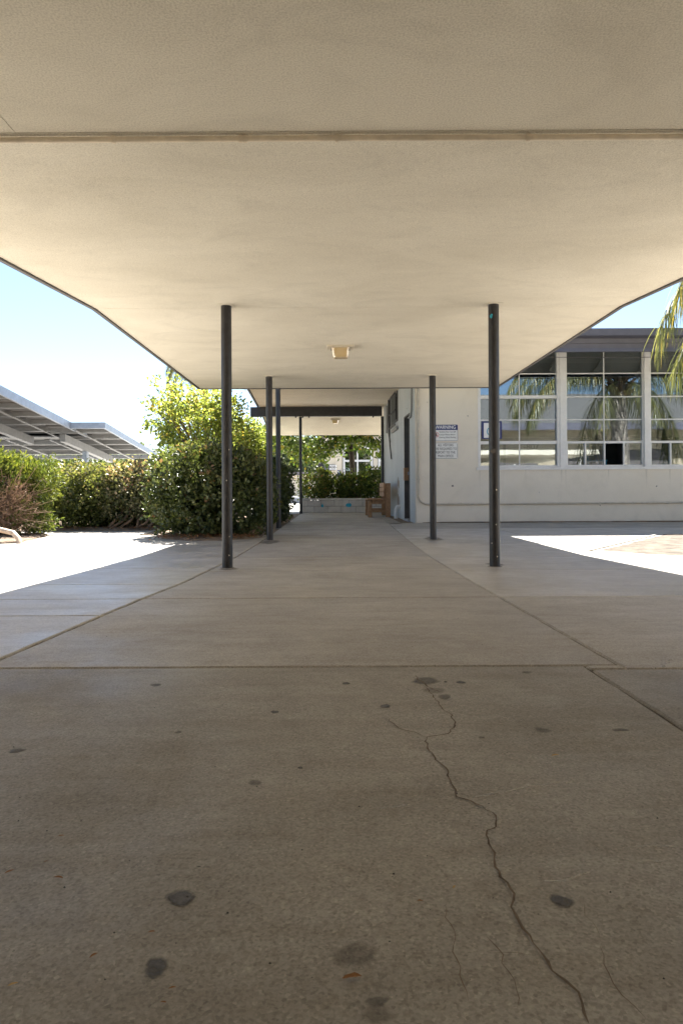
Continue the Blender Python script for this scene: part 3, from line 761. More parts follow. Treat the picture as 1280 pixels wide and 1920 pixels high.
for (p0, p1) in ((1049, 1062), (1207, 1219)):
    MB().box(fx(p0)+.001, fx(p1)-.001, FY-.03, FY+.12, SILL+.002, TOP-.06).build('mullion', M['alu'], sch)
MB().box(fx(893), fx(1376), FY-.035, FY-.001, SILL-.03, SILL+.02).build('window_sill', M['alu'], sch)
# room behind the glass
rm = MB(); rm.box(1.9, XE-.3, 18.9, 18.95, 0, TOP); rm.box(1.9, XE-.3, FY+.2, 18.9, -.02, .03); rm.box(1.9, XE-.3, FY+.2, 18.9, 3.64, 3.68); rm.build('room_lining', M['room'], sch)
MB().box(1.95, 9, 17.9, 18.4, .03, 2.0).build('cupboard', M['darkroom'], sch)
bd = MB().box(fx(905)*1.01, fx(1043)*1.01, 13.63, 13.65, .9, fz(828)).build('notice_board', M['wall'], sch)
MB().box(5.9, 6.6, 13.9, 14.3, .03, 1.6).build('dark_cabinet', M['darkroom'], sch)
dk = thing('school_desk', 'brown desk inside the room under the stacked blue chair', 'desk', (5.4, 14.3, .03))
MB().box(4.95, 5.85, 14.0, 14.6, .98, 1.02).build('desk_top', M['wood'], dk)
for x in (5.0, 5.78):
    for y in (14.05, 14.53): MB().box(x, x+.03, y, y+.03, .03, .98).build('leg', M['galvdark'], dk)
ch = thing('blue_chair', 'bright blue plastic chair seen through the sliding window', 'chair', (5.4, 14.3, 1.02))
MB().box(5.2, 5.62, 14.1, 14.5, 1.22, 1.25).build('seat', M['bluechair'], ch); MB().box(5.2, 5.24, 14.1, 14.5, 1.25, 1.58).build('backrest', M['bluechair'], ch)
for x in (5.21, 5.58):
    for y in (14.11, 14.46): MB().box(x, x+.03, y, y+.03, 1.02, 1.22).build('leg', M['bluechair'], ch)
for k, (px, py, r_) in enumerate([(848,912,.022),(763,767,.008),(877,781,.012),(802,755,.01),(1124,950,.012),(1230,915,.015),(1010,925,.008)]):
    rr = random.Random(k); V = []
    for j in range(9):
        an = 2*math.pi*j/9; V.append((fx(px)+r_*rr.uniform(.5,1.2)*math.cos(an), FY-.0015, fz(py)+r_*rr.uniform(.5,1.3)*math.sin(an)))
    MB().add(V, [list(range(9))]).build('wall_chip', M['fascia'], sch)
# roof and fascia
YE = 12.15
rf = MB(); XA = 1.46
rf.add([(XA,YE+.06,3.18),(10.5,YE+.06,3.18),(10.5,FY+.19,3.73),(XA,FY+.19,3.73),(XA,YE+.06,3.33),(10.5,YE+.06,3.33),(10.5,18,4.45),(XA,18,4.45),(10.5,23,3.4),(XA,23,3.4)],
       [(0,3,2,1),(4,5,6,7),(0,1,5,4),(7,6,8,9),(3,0,4,7,9),(1,2,8,6,5),(2,3,9,8)])
ro = rf.build('roof', M['fascia'], sch)
MB().add([(XA,YE+.06,3.165),(10.5,YE+.06,3.165),(10.5,FY-.002,3.665),(XA,FY-.002,3.665),(XA,YE+.06,3.177),(10.5,YE+.06,3.177),(10.5,FY-.002,3.677),(XA,FY-.002,3.677)],
         [(3,2,1,0),(4,5,6,7),(0,1,5,4),(1,2,6,5),(2,3,7,6),(3,0,4,7)]).build('eave_soffit', M['porch'], ro)
for k in range(9):
    x = XA+.3+k*.95; y0, y1 = YE+.07, FY-.01
    MB().add([(x,y0,3.11),(x+.06,y0,3.11),(x+.06,y1,3.61),(x,y1,3.61),(x,y0,3.162),(x+.06,y0,3.162),(x+.06,y1,3.662),(x,y1,3.662)],
             [(3,2,1,0),(4,5,6,7),(0,1,5,4),(1,2,6,5),(2,3,7,6),(3,0,4,7)]).build('rafter', M['porch'], ro)
def fy(py, y=YE): return CAMZ-(py-922)*y/1280
fz_ = [fy(662), fy(655.5), fy(646), fy(637), fy(621)]
MB().box(XA, 10.5, YE-.02, YE+.05, fz_[0], fz_[1]-.002).build('fascia_trim', M['fascia2'], ro)
MB().box(XA, 10.5, YE+.004, YE+.05, fz_[1], fz_[2]-.004).build('fascia_board', M['fascia'], ro)
MB().box(XA, 10.5, YE-.006, YE+.05, fz_[2]+.001, fz_[3]-.004).build('fascia_board', M['fascia'], ro)
gu = MB(); gu.add([(XA,YE-.10,fz_[3]+.03),(10.5,YE-.10,fz_[3]+.03),(10.5,YE-.12,fz_[4]),(XA,YE-.12,fz_[4]),(XA,YE+.03,fz_[3]),(10.5,YE+.03,fz_[3]),(10.5,YE+.03,fz_[4]-.01),(XA,YE+.03,fz_[4]-.01)],
      [(0,1,2,3),(4,7,6,5),(0,4,5,1),(3,2,6,7),(0,3,7,4),(1,5,6,2)]); gu.build('gutter', M['fascia2'], ro)
# power line sagging in front of the windows
wl = MB(); pts = []
for k in range(15):
    u = k/14; pts.append((2.2+u*8, 12.35, fy(668, 12.35)-.10*math.sin(math.pi*min(1, u*1.2))*.6+.03*u))
tag(wl.tube(pts, .006, 6).build('cable', M['trim']), 'thin grey cable sagging across the tops of the windows', 'cable')
bed([(1.64,13.42),(1.7,13.36),(2.6,13.38),(3.5,13.34),(4.6,13.37),(5.4,13.28),(6.4,13.2),(8.9,13.1),(8.9,13.44)], .014, 'dirt', 15)
for k, (px, w_, h_) in enumerate([(899,.05,.4),(1052,.06,.33),(1060,.03,.5),(1140,.04,.28),(1211,.06,.42),(985,.03,.25),(1255,.05,.36)]):
    rr = random.Random(k+50); x = fx(px); V = []
    for j in range(6):
        z = SILL-.031-h_*j/5; hw = w_*.5*(1-.12*j)*rr.uniform(.7,1.2); V += [(x-hw,FY-.0012,z),(x,FY-.0012,z),(x+hw,FY-.0012,z)]
    F_ = []
    for j in range(5): F_ += [[3*j,3*j+1,3*j+4,3*j+3],[3*j+1,3*j+2,3*j+5,3*j+4]]
    o = MB().add(V, F_).build('drip_stain', M['drip'], sch)
    at_ = o.data.attributes.new('cover', 'FLOAT', 'POINT'); at_.data.foreach_set('value', np.array([c for j in range(6) for c in (0, 1-.2*j, 0)], np.float32))
# conduits
cu = thing('wall_conduit', 'cream pipe dropping down the wall corner then running along under the windows', 'conduit', (1.63, FY-.03, .36))
xc = fx(784); zc_ = fz(946)
pt = [(xc,FY-.028,2.75),(xc,FY-.028,fz(930))]
for k in range(1, 7):
    an = k/6*math.pi/2; rr_ = .19; pt.append((xc+rr_*(1-math.cos(an)), FY-.028, fz(930)+(zc_-fz(930))*math.sin(an)))
pt += [(3.5,FY-.028,zc_),(9,FY-.028,zc_+.012)]
MB().tube(pt, .021, 10).build('pipe_run', M['pipe'], cu, smooth=True)
for px in (862, 922, 1048, 1122, 1184, 1250):
    MB().box(fx(px)-.02, fx(px)+.02, FY-.048, FY-.001, zc_-.022, zc_+.024).build('clamp', M['pipe'], cu)
for z in (2.62, fz(766), fz(900)): MB().box(xc-.03, xc+.03, FY-.046, FY-.001, z-.012, z+.012).build('clamp', M['pipe'], cu)
hk = thing('door_conduit', 'grey conduit hooking down beside the top of the door', 'conduit', A+ds*.3+Vector((0,0,2.2)))
def sp(s, z, d=.03): p = A+ds*s+nrm*d; return (p.x, p.y, z)
MB().tube([sp(.22,3.0), sp(.22,2.36), sp(.26,2.24), sp(.36,2.17), sp(.55,2.15), sp(.7,2.16)], .018, 8).build('pipe_run', M['galvdark'], hk, smooth=True)
bk = thing('hanging_cables', 'black cables hanging down beside the barred side window', 'cable', A+ds*4.2+Vector((0,0,1.6)))
MB().tube([sp(4.1,3.2,.04), sp(4.05,2.3,.05), sp(4.0,1.95,.06), sp(3.9,1.6,.04), sp(3.86,1.45,.03)], .018, 7).build('cable_run', M['black'], bk, smooth=True)
MB().tube([sp(4.35,3.2,.04), sp(4.3,2.5,.05), sp(4.2,2.1,.05), sp(4.15,1.9,.03)], .02, 7).build('cable_run', M['black'], bk, smooth=True)
MB().tube([sp(4.9,2.95,.03), sp(4.9,2.2,.03)], .025, 7).build('cable_run', M['galvdark'], bk, smooth=True)
dp = MB(); dp.tube([sp(2.35,-.02,.10), sp(2.35,.2,.10), sp(2.33,.26,.07), sp(2.33,.27,.0)], .045, 10)
tag(dp.build('drain_pipe', M['white'], smooth=True), 'short white elbow pipe at the foot of the side wall', 'pipe')
for (s, z, a, b_) in ((2.75,.85,.05,.13),(2.55,.8,.04,.10),(2.75,.42,.05,.16),(2.5,.4,.04,.14)):
    V = []; rr = random.Random(int(s*99+z*7))
    for k in range(16):
        an = 2*math.pi*k/16; q = rr.uniform(.8, 1.1); V.append(sp(s+a*q*math.cos(an)*2, z+b_*q*math.sin(an), .0025))
    MB().add(V, [list(range(16))]).build('smudge', M['soot'], sch)

# ------------------------------------------------------------------ lettering and signs
def text_mesh(body, size, align='CENTER', sx=1.0, bold=0.):
    c = bpy.data.curves.new('lettering', 'FONT'); c.body = body; c.size = size; c.align_x = align; c.align_y = 'CENTER'
    c.extrude = .0008; c.offset = bold
    o = bpy.data.objects.new('lettering_tmp', c); COL.objects.link(o)
    dg = bpy.context.evaluated_depsgraph_get(); me = bpy.data.meshes.new_from_object(o.evaluated_get(dg))
    bpy.data.objects.remove(o); me.transform(Matrix.Diagonal((sx, 1, 1, 1))); me.materials.clear(); return me
def letter(body, size, x, y, z, mat, parent, align='CENTER', sx=1.0, bold=0., mtx=None):
    me = text_mesh(body, size, align, sx, bold)
    me.transform(mtx if mtx is not None else Matrix.Rotation(R(90), 4, 'X'))
    return link('lettering', me, mat, parent, loc=(x, y, z))
def rrect(x0, x1, z0, z1, r, y0, y1):
    P = []
    for cx, cz_, a0 in ((x1-r, z1-r, 0), (x0+r, z1-r, 90), (x0+r, z0+r, 180), (x1-r, z0+r, 270)):
        for k in range(5): an = R(a0+k*22.5); P.append((cx+r*math.cos(an), cz_+r*math.sin(an)))
    n = len(P); V = [(p[0], y0, p[1]) for p in P]+[(p[0], y1, p[1]) for p in P]
    return MB().add(V, [list(range(n))[::-1], list(range(n, 2*n))]+[[i, (i+1)%n, n+(i+1)%n, n+i] for i in range(n)])
x0, x1 = fx(812), fx(858)
s1 = thing('warning_sign', 'white sign with a blue WARNING header on the cream wall', 'sign', ((x0+x1)/2, FY-.02, fz(813)))
a, b_ = fz(828), fz(797.5)
rrect(x0, x1, a, b_, .02, FY-.012, FY-.001).build('border', M['blue'], s1)
rrect(x0+.006, x1-.006, a+.006, b_-.105, .012, FY-.0145, FY-.0125).build('panel', M['offwhite'], s1)
letter('WARNING', .098, (x0+x1)/2, FY-.0135, b_-.052, M['white'], s1, sx=.86, bold=.0012)
for k, tx in enumerate(('Students Must Turn Off', 'Cellular Phones Before', 'Entering School Building')):
    letter(tx, .044, x0+.118, FY-.0155, b_-.142-.054*k, M['blacktext'], s1, 'LEFT', .76)
V = []; cx, cz2 = x0+.062, b_-.197
for k in range(28):
    an = 2*math.pi*k/28
    for r_ in (.05, .041): V.append((cx+r_*math.cos(an), FY-.0155, cz2+r_*math.sin(an)))
F = [[2*k, 2*k+1, (2*k+3)%56, (2*k+2)%56] for k in range(28)]
MB().add(V, F).obox((cx-.034,FY-.0165,cz2+.028), (.062,0,-.062), (.006,0,.006), (0,.0008,0)).build('red_circle', M['red'], s1)
MB().obox((cx-.012,FY-.0152,cz2-.03), (.024,0,0), (0,0,.06), (0,.0006,0)).build('phone_symbol', M['blacktext'], s1)
s2 = thing('visitor_sign', 'white ALL VISITORS sign mounted below the warning sign', 'sign', ((x0+x1)/2, FY-.02, fz(846)))
a, b_ = fz(861.3), fz(831)
rrect(x0, x1, a, b_, .02, FY-.010, FY-.001).build('panel', M['offwhite'], s2)
bo = MB(); w_ = .006
for q in ((x0+.02, x1-.02, a+.004, a+.004+w_), (x0+.02, x1-.02, b_-.004-w_, b_-.004)): bo.box(q[0], q[1], FY-.0112, FY-.0102, q[2], q[3])
for q in ((x0+.004, x0+.004+w_, a+.02, b_-.02), (x1-.004-w_, x1-.004, a+.02, b_-.02)): bo.box(q[0], q[1], FY-.0112, FY-.0102, q[2], q[3])
bo.build('border', M['blacktext'], s2)
for k, tx in enumerate(('ALL VISITORS', 'ARE REQUIRED TO', 'REPORT TO THE', 'MAIN OFFICE')):
    letter(tx, .066, (x0+x1)/2, FY-.0112, b_-.052-.0715*k, M['blacktext'], s2, sx=.78)
for s_, z in ((s1, fz(826.5)), (s2, fz(833))): MB().tube([((x0+x1)/2, FY-.019, z), ((x0+x1)/2, FY-.012, z)], .006, 8).build('screw', M['galvdark'], s_)
po = thing('window_notice', 'blue bordered notice with a blue ring taped inside the left window', 'notice', (fx(920), FY+.05, fz(808)))
MB().box(fx(904), fx(942), FY+.050, FY+.053, fz(824), fz(791)).build('border', M['blue'], po)
MB().box(fx(908), fx(938), FY+.0475, FY+.0495, fz(822), fz(794)).build('paper', M['white'], po)
V = []
for k in range(28):
    an = 2*math.pi*k/28
    for r_ in (.09, .072): V.append((fx(922)+r_*math.cos(an), FY+.0465, fz(810)+r_*math.sin(an)))
MB().add(V, F).build('ring', M['bluechair'], po)
letter('-807', .17, fx(997)*1.01, 13.627, fz(839), M['greenink'], bd, bold=.004)
MB().box(fx(944)*1.01, fx(949)*1.01, 13.62, 13.628, .95, fz(834)).build('strip', M['greenink'], bd)

# ------------------------------------------------------------------ bench
be = thing('wooden_bench', 'chunky brown wooden bench standing end on against the side wall', 'bench', (1.1, 17, 0))
bx0, bx1 = .79, 1.33
for y in (16.4, 17.85):
    MB().bbox(bx0, bx0+.095, y, y+.09, 0, .40, .006).build('leg', M['wood'], be)
    MB().bbox(bx1-.115, bx1, y, y+.09, 0, .82, .006).build('leg', M['wood'], be)
    MB().bbox(bx0+.097, bx1-.117, y+.01, y+.08, .32, .41, .005).build('seat_rail', M['wood'], be)
    MB().bbox(bx0+.097, bx1-.117, y+.01, y+.08, .12, .18, .005).build('stretcher', M['wood'], be)
for k in range(4): MB().bbox(bx0-.02+k*.108, bx0+.082+k*.108, 16.36, 17.98, .412, .447, .005).build('seat_plank', M['wood'], be)
for k in range(3): MB().bbox(bx1-.165, bx1-.132, 16.38, 17.96, .50+k*.115, .605+k*.115, .005).build('back_plank', M['wood'], be)

# ------------------------------------------------------------------ planter wall of concrete blocks
pw = thing('planter_wall', 'low grey concrete block planter wall with blue stencils beyond the porch', 'wall', (.2, 20.4, 0))
bl = MB().bbox(0, .392, 0, .15, 0, .176, .008); bme = None
core = MB(); caps = 0
def run(p0, p1, parts=True):
    global bme
    p0, p1 = Vector((*p0, 0)), Vector((*p1, 0)); d = (p1-p0).normalized(); n_ = Vector((d.y, -d.x, 0)); ln = (p1-p0).length
    ang = math.atan2(d.y, d.x)
    core.obox(p0-n_*.14+Vector((0,0,-.05)), d*ln, n_*.128, Vector((0,0,.415)))
    for row in range(2):
        s = -.2 if row else 0.
        while s < ln-.02:
            a, b_ = max(s, 0), min(s+.392, ln)
            if b_-a > .03:
                loc = p0+d*a+Vector((0,0,.004+row*.186))
                if bme is None:
                    o = bl.build('block', M['block'], pw); bme = o.data; o.parent = pw
                else:
                    o = bpy.data.objects.new('block', bme); COL.objects.link(o); o.parent = pw
                o.location = loc-wloc(pw); o.rotation_euler = (0, 0, ang); o.scale = ((b_-a)/.392, 1, 1)
                # first block was built in world coordinates relative to the wall's origin
            s += .402
    k = max(1, round(ln/.402)); st = ln/k
    for i in range(k):
        MB().obox(p0+d*(i*st+.004)+n_*.012+Vector((0,0,.372)), d*(st-.008), -n_*.18, Vector((0,0,.05))).build('cap_block', M['block'], pw)
# block mesh must be local to its own origin
_wl = WL[pw.name]; WL[pw.name] = Vector((0,0,0))
tmp = bl.build('block', M['block'], None); bme = tmp.data; bpy.data.objects.remove(tmp); WL[pw.name] = _wl
run((-1.02, 20.32), (.22, 20.32)); run((.222, 20.32), (1.62, 20.02)); run((-1.02, 23.0), (-1.02, 20.47))
core.build('mortar_core', M['mortar'], pw)
def wy(x): return 20.32 if x < .22 else 20.32-(x-.22)*.3/1.4
def stencil(P, c, y): return MB().add([(c[0]+p[0], y-.004, c[1]+p[1]) for p in P], [list(range(len(P)))])
drop = [(0,.12),(.03,.05),(.06,0),(.05,-.06),(0,-.09),(-.05,-.06),(-.06,0),(-.03,.05)]
stencil([(a*.62, b*.62) for a, b in drop], (-.38, .21), 20.32).build('painted_drop', M['teal'], pw)
bird = [(-.15,.02),(-.1,.09),(-.03,.11),(.03,.1),(.09,.12),(.14,.05),(.12,-.04),(.04,-.08),(-.05,-.07),(-.12,-.05)]
V = [(.40+p[0]*.6, wy(.40+p[0]*.6)-.005, .21+p[1]*.6) for p in bird]; MB().add(V, [list(range(len(V)))]).build('painted_shell', M['teal'], pw)
MB().prism([(-1.0,20.45),(1.6,20.2),(2.6,23.2),(-1.0,23.2)], -.05, .33).build('planting_bed', M['dirt'], kind='structure')

# ------------------------------------------------------------------ buildings beyond
b4 = thing('far_classroom', 'cream classroom block numbered 408 behind the shade tree', 'building', (2, 32, 0))
q = 32/1280
def px_(x): return (x-628)*q
def pz_(y): return CAMZ-(y-922)*q
fw = MB(); fw.box(px_(606), px_(642), 32, 32.2, -.1, pz_(800)); fw.box(px_(642), px_(900), 32.002, 32.2, -.1, pz_(905)); fw.box(px_(642), px_(900), 32.002, 32.2, pz_(838), pz_(800)); fw.box(px_(700), px_(708), 31.99, 32.2, pz_(905), pz_(838)); fw.box(px_(606), px_(900), 38, 38.2, -.1, pz_(800)); fw.box(px_(606), px_(606)+.2, 32.2, 38, -.1, pz_(800))
fw.build('wall', M['cream_far'], b4)
MB().box(px_(600), px_(905), 31.2, 38.8, pz_(799), pz_(790)).build('roof', M['fascia'], b4)
MB().box(px_(606)-.01, px_(631), 31.97, 31.998, pz_(882), pz_(871)).build('band', M['fascia2'], b4)
MB().box(px_(609), px_(630), 31.96, 31.998, pz_(851), pz_(848)).build('ledge', M['fascia'], b4)
MB().box(px_(628)+.02, px_(641), 31.93, 31.998, -.02, pz_(842)).build('pilaster', M['cream_far'], b4)
for k, (a, b_) in enumerate(((643, 699), (709, 765))):
    f = MB(); x0, x1 = px_(a), px_(b_)
    for x in (x0, (x0+x1)/2-.05, x1-.1): f.box(x, x+(.1 if x != (x0+x1)/2-.05 else .07), 31.97, 32.05, pz_(905), pz_(838))
    for y in (905, 866, 842): f.box(x0+.1, x1-.1, 31.975, 32.04, pz_(y), pz_(y)+.09)
    wo = f.build('window', M['alu'], b4)
    for (u, v) in ((0, 0), (0, 1), (1, 0), (1, 1)):
        xa = x0+.1 if u == 0 else (x0+x1)/2; xb = (x0+x1)/2-.1 if u == 0 else x1-.1
        MB().box(xa, xb, 32.05, 32.06, pz_(905)+.09 if v == 0 else pz_(866)+.09, pz_(866) if v == 0 else pz_(842)).build('pane', M['glass'], wo)
MB().box(px_(643), px_(765), 34, 34.1, 0, pz_(836)).build('room_lining', M['darkroom'], b4)
rs = thing('room_sign', 'white 408 room number sign on the far classroom wall', 'sign', (px_(638), 31.9, pz_(876)))
MB().box(px_(618), px_(631), 31.92, 31.96, pz_(880.5), pz_(872)).build('panel', M['white'], rs)
letter('408-', .2, px_(624.5), 31.915, pz_(876.3), M['trim'], rs, bold=.003)
bs = thing('blue_notice', 'small blue and white notice beside the far classroom windows', 'notice', (px_(636), 31.9, pz_(886)))
MB().box(px_(632.5), px_(639), 31.90, 31.925, pz_(892), pz_(882)).build('panel', M['blue'], bs)
MB().box(px_(633.2), px_(638.2), 31.893, 31.899, pz_(886.5), pz_(883)).build('symbol', M['white'], bs)
sb = thing('loudspeaker_box', 'dark box fixed to the end of the far classroom', 'box', (px_(601), 31.9, pz_(875)))
MB().bbox(px_(597), px_(605), 31.8, 32.1, pz_(879), pz_(868), .02).build('cabinet', M['black'], sb)
MB().box(px_(604.9), px_(606)-.012, 31.9, 32.0, pz_(875), pz_(873)).build('bracket', M['trim'], sb)
q2 = 55/1280
def p2(x): return (x-628)*q2
def z2(y): return CAMZ-(y-922)*q2
lb = thing('low_outbuilding', 'low cream outbuilding with dark roof edge and slot window far beyond', 'building', (-3, 55, 0))
lw = MB(); lw.box(p2(490), p2(528), 55, 59, -.1, z2(891)); lw.box(p2(528), p2(548), 55.001, 59, -.1, z2(911)); lw.box(p2(528), p2(548), 55.001, 59, z2(900), z2(891)); lw.box(p2(548), p2(612), 55, 59, -.1, z2(891)); lw.build('wall', M['cream_far'], lb)
MB().box(p2(486), p2(616), 54.5, 59.4, z2(890.9), z2(885)).build('roof', M['fascia'], lb)
MB().box(p2(528), p2(548), 55.2, 55.25, z2(911), z2(900)).build('slot_window', M['black'], lb)
for x in (553, 558, 565, 572, 580): MB().box(p2(x), p2(x)+.06, 54.97, 54.998, -.02, z2(892)).build('batten', M['cream_far'], lb)
gy = 36
gwall = thing('low_grey_wall', 'low blue grey wall topped with pale rubble left of the planter', 'wall', (-2.2, gy, 0))
MB().bbox((536-628)*gy/1280, (566-628)*gy/1280, gy, gy+.5, -.02, CAMZ-(933.5-922)*gy/1280, .02).build('wall_body', M['bluegrey'], gwall)
rr = random.Random(3)
for k in range(7):
    x = (540+k*3.6-628)*gy/1280; s = rr.uniform(.05, .09)
    MB().bbox(x-s, x+s, gy+.1, gy+.3, CAMZ-(933.5-922)*gy/1280, CAMZ-(933.5-922)*gy/1280+s*1.2, .015).build('rubble_stone', M['white'], gwall)

# building behind the viewer that the windows mirror
rb = thing('facing_classroom', 'cream classroom with grey shingle roof mirrored in the windows', 'building', (14, -8, 0))
rw = MB(); ZE = 3.75
rw.box(3.6, 34, -8.2, -8, -.1, 1.2)
xs_ = 3.6
while xs_ < 33:
    rw.box(xs_, xs_+1.0, -8.2, -8, 1.2, 2.7); xs_ += 3.4
rw.box(3.6, 34, -8.2, -8, 2.7, ZE)
rw.build('wall', M['beige_far'], rb)
MB().box(3.6, 34, -8.6, -8.55, -.1, ZE).build('room_lining', M['darkroom'], rb)
MB().box(3, 34.6, -7.0, -6.9, ZE-.1, ZE+.22).build('fascia', M['fascia2'], rb)
MB().add([(3,-7,ZE+.2),(34.6,-7,ZE+.2),(34.6,-14,6.4),(3,-14,6.4),(34.6,-21,ZE),(3,-21,ZE),(3,-7,ZE+.1),(34.6,-7,ZE+.1)], [(0,1,2,3),(3,2,4,5),(6,5,4,7),(6,7,1,0),(0,3,5,6),(7,4,2,1)]).build('roof', M['roofgrey'], rb)
xs_ = 4.6
while xs_ < 33:
    w1 = MB().box(xs_+.02, xs_+2.38, -8.12, -8.08, 1.22, 2.68).build('window', M['darkroom'], rb)
    MB().box(xs_+1.17, xs_+1.23, -8.07, -8.03, 1.22, 2.68).build('mullion', M['alu'], w1); xs_ += 3.4

# ------------------------------------------------------------------ solar carports
CL = lambda y: CAMZ+4.70-.1*y
car = thing('solar_carport', 'nearer solar carport with pale steel edge over the hedge', 'carport', (-13, 20, 0), 'solar carports beyond the hedge')
car2 = thing('solar_carport', 'farther solar carport reaching past the corner of the nearer one', 'carport', (-12, 27, 0), 'solar carports beyond the hedge')
def slope_box(x0, x1, y0, y1, d0, d1):
    d0 += DZ; d1 += DZ
    return MB().add([(x0,y0,CL(y0)+d0),(x1,y0,CL(y0)+d0),(x1,y1,CL(y1)+d0),(x0,y1,CL(y1)+d0),(x0,y0,CL(y0)+d1),(x1,y0,CL(y0)+d1),(x1,y1,CL(y1)+d1),(x0,y1,CL(y1)+d1)],
                    [(3,2,1,0),(4,5,6,7),(0,1,5,4),(1,2,6,5),(2,3,7,6),(3,0,4,7)])
DZ = 0.
def carport(root, xr, xl, y0, y1, cut=None):
    ww, hh = 1.98, 1.03; pm = None; y = y0+.03
    while y+hh < y1+.02:
        x = xr-.05
        while x-ww > xl:
            if not (cut and x-ww < cut[0] and y < cut[1]):
                if pm is None:
                    m_ = MB().add([(0,0,0),(-ww+.02,0,0),(-ww+.02,hh-.02,-.1*(hh-.02)),(0,hh-.02,-.1*(hh-.02)),(0,0,.035),(-ww+.02,0,.035),(-ww+.02,hh-.02,.035-.1*(hh-.02)),(0,hh-.02,.035-.1*(hh-.02))],
                                  [(0,1,2,3),(7,6,5,4),(4,5,1,0),(5,6,2,1),(6,7,3,2),(7,4,0,3)])
                    for bx in ((-ww+.02,0,.02,.06), (-ww+.02,0,hh-.08,hh-.04)):
                        y_a, y_b = bx[2], bx[3]; m_.add([(bx[0],y_a,-.03-.1*y_a),(bx[1],y_a,-.03-.1*y_a),(bx[1],y_b,-.03-.1*y_b),(bx[0],y_b,-.03-.1*y_b),(bx[0],y_a,-.001-.1*y_a),(bx[1],y_a,-.001-.1*y_a),(bx[1],y_b,-.001-.1*y_b),(bx[0],y_b,-.001-.1*y_b)], [(3,2,1,0),(0,1,5,4),(1,2,6,5),(2,3,7,6),(3,0,4,7)])
                    m_.box(-1.1, -.9, hh*.45, hh*.6, -.03-.055*hh, -.06*hh+.002)
                    tmp = m_.build('solar_panel', M['panel']); pm = tmp.data; bpy.data.objects.remove(tmp)
                o = bpy.data.objects.new('solar_panel', pm); COL.objects.link(o); o.parent = root
                o.location = Vector((x, y, CL(y)+DZ))-wloc(root)
            x -= ww
        y += hh
    y = y0+.5
    while y < y1:
        l = xl if not (cut and y < cut[1]) else cut[0]
        if xr-.1 > l:
            slope_box(l, xr-.03, y, y+.07, -.15, -.003).build('purlin', M['galvdark'], root)
        y += 1.2
    x = xr-1.0
    while x > xl:
        l = y0+.02 if not (cut and x < cut[0]) else cut[1]
        if l < y1-.5: slope_box(x, x+.05, l, y1-.05, -.19, -.151).build('brace', M['galvdark'], root)
        x -= 1.6
carport(car, -9.1, -19, 12.5, 25.0)
slope_box(-9.1, -9.03, 12.5, 25.0, -.16, .08).build('edge_beam', M['galv'], car)
slope_box(-19, -9.1, 25.0, 25.06, -.1, .05).build('edge_beam', M['galv'], car)
slope_box(-11.05, -10.87, 13, 24.7, -.46, -.192).build('main_beam', M['galvdark'], car)
slope_box(-17.0, -16.82, 13, 24.7, -.46, -.192).build('main_beam', M['galvdark'], car)
for x in (-11.05, -17.0): MB().box(x+.01, x+.17, 17, 17.3, -.08, CL(17.3)-.42).build('column', M['galvdark'], car)
DZ = -.05
carport(car2, -7.9, -19, 23.4, 30.3, (-9.95, 25.1))
slope_box(-7.9, -7.84, 23.33, 30.3, -.11, .10).build('edge_beam', M['galv'], car2)
slope_box(-9.02, -7.9, 23.33, 23.4, -.11, .10).build('edge_beam', M['galv'], car2)
slope_box(-9.62, -9.42, 23.9, 29.0, -.46, -.192).build('main_beam', M['galvdark'], car2)
slope_box(-15.6, -15.4, 25.2, 29.0, -.46, -.192).build('main_beam', M['galvdark'], car2)
for x in (-9.62, -15.6): MB().box(x+.02, x+.18, 26.0, 26.25, -.08, CL(26.2)-.43).build('column', M['galv'], car2)

# ------------------------------------------------------------------ plants
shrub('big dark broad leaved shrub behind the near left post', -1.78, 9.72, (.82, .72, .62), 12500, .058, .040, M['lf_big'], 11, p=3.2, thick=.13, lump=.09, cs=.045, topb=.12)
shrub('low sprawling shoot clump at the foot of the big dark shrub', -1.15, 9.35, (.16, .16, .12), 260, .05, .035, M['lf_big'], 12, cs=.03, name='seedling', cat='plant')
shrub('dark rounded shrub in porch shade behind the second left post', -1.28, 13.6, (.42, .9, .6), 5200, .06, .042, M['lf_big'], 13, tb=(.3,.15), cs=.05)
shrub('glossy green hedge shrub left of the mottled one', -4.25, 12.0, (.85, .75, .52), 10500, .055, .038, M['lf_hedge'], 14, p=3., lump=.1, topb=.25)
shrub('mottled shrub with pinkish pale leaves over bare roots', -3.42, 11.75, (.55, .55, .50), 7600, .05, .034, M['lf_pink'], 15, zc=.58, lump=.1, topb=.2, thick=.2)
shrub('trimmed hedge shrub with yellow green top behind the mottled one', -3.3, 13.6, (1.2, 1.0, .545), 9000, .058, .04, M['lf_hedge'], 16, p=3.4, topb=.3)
shrub('long trimmed hedge receding toward the carports at left', -6.0, 14.4, (1.9, 1.3, .52), 10500, .06, .042, M['lf_hedge'], 17, p=3.6, topb=.3, name='hedge', cat='hedge')
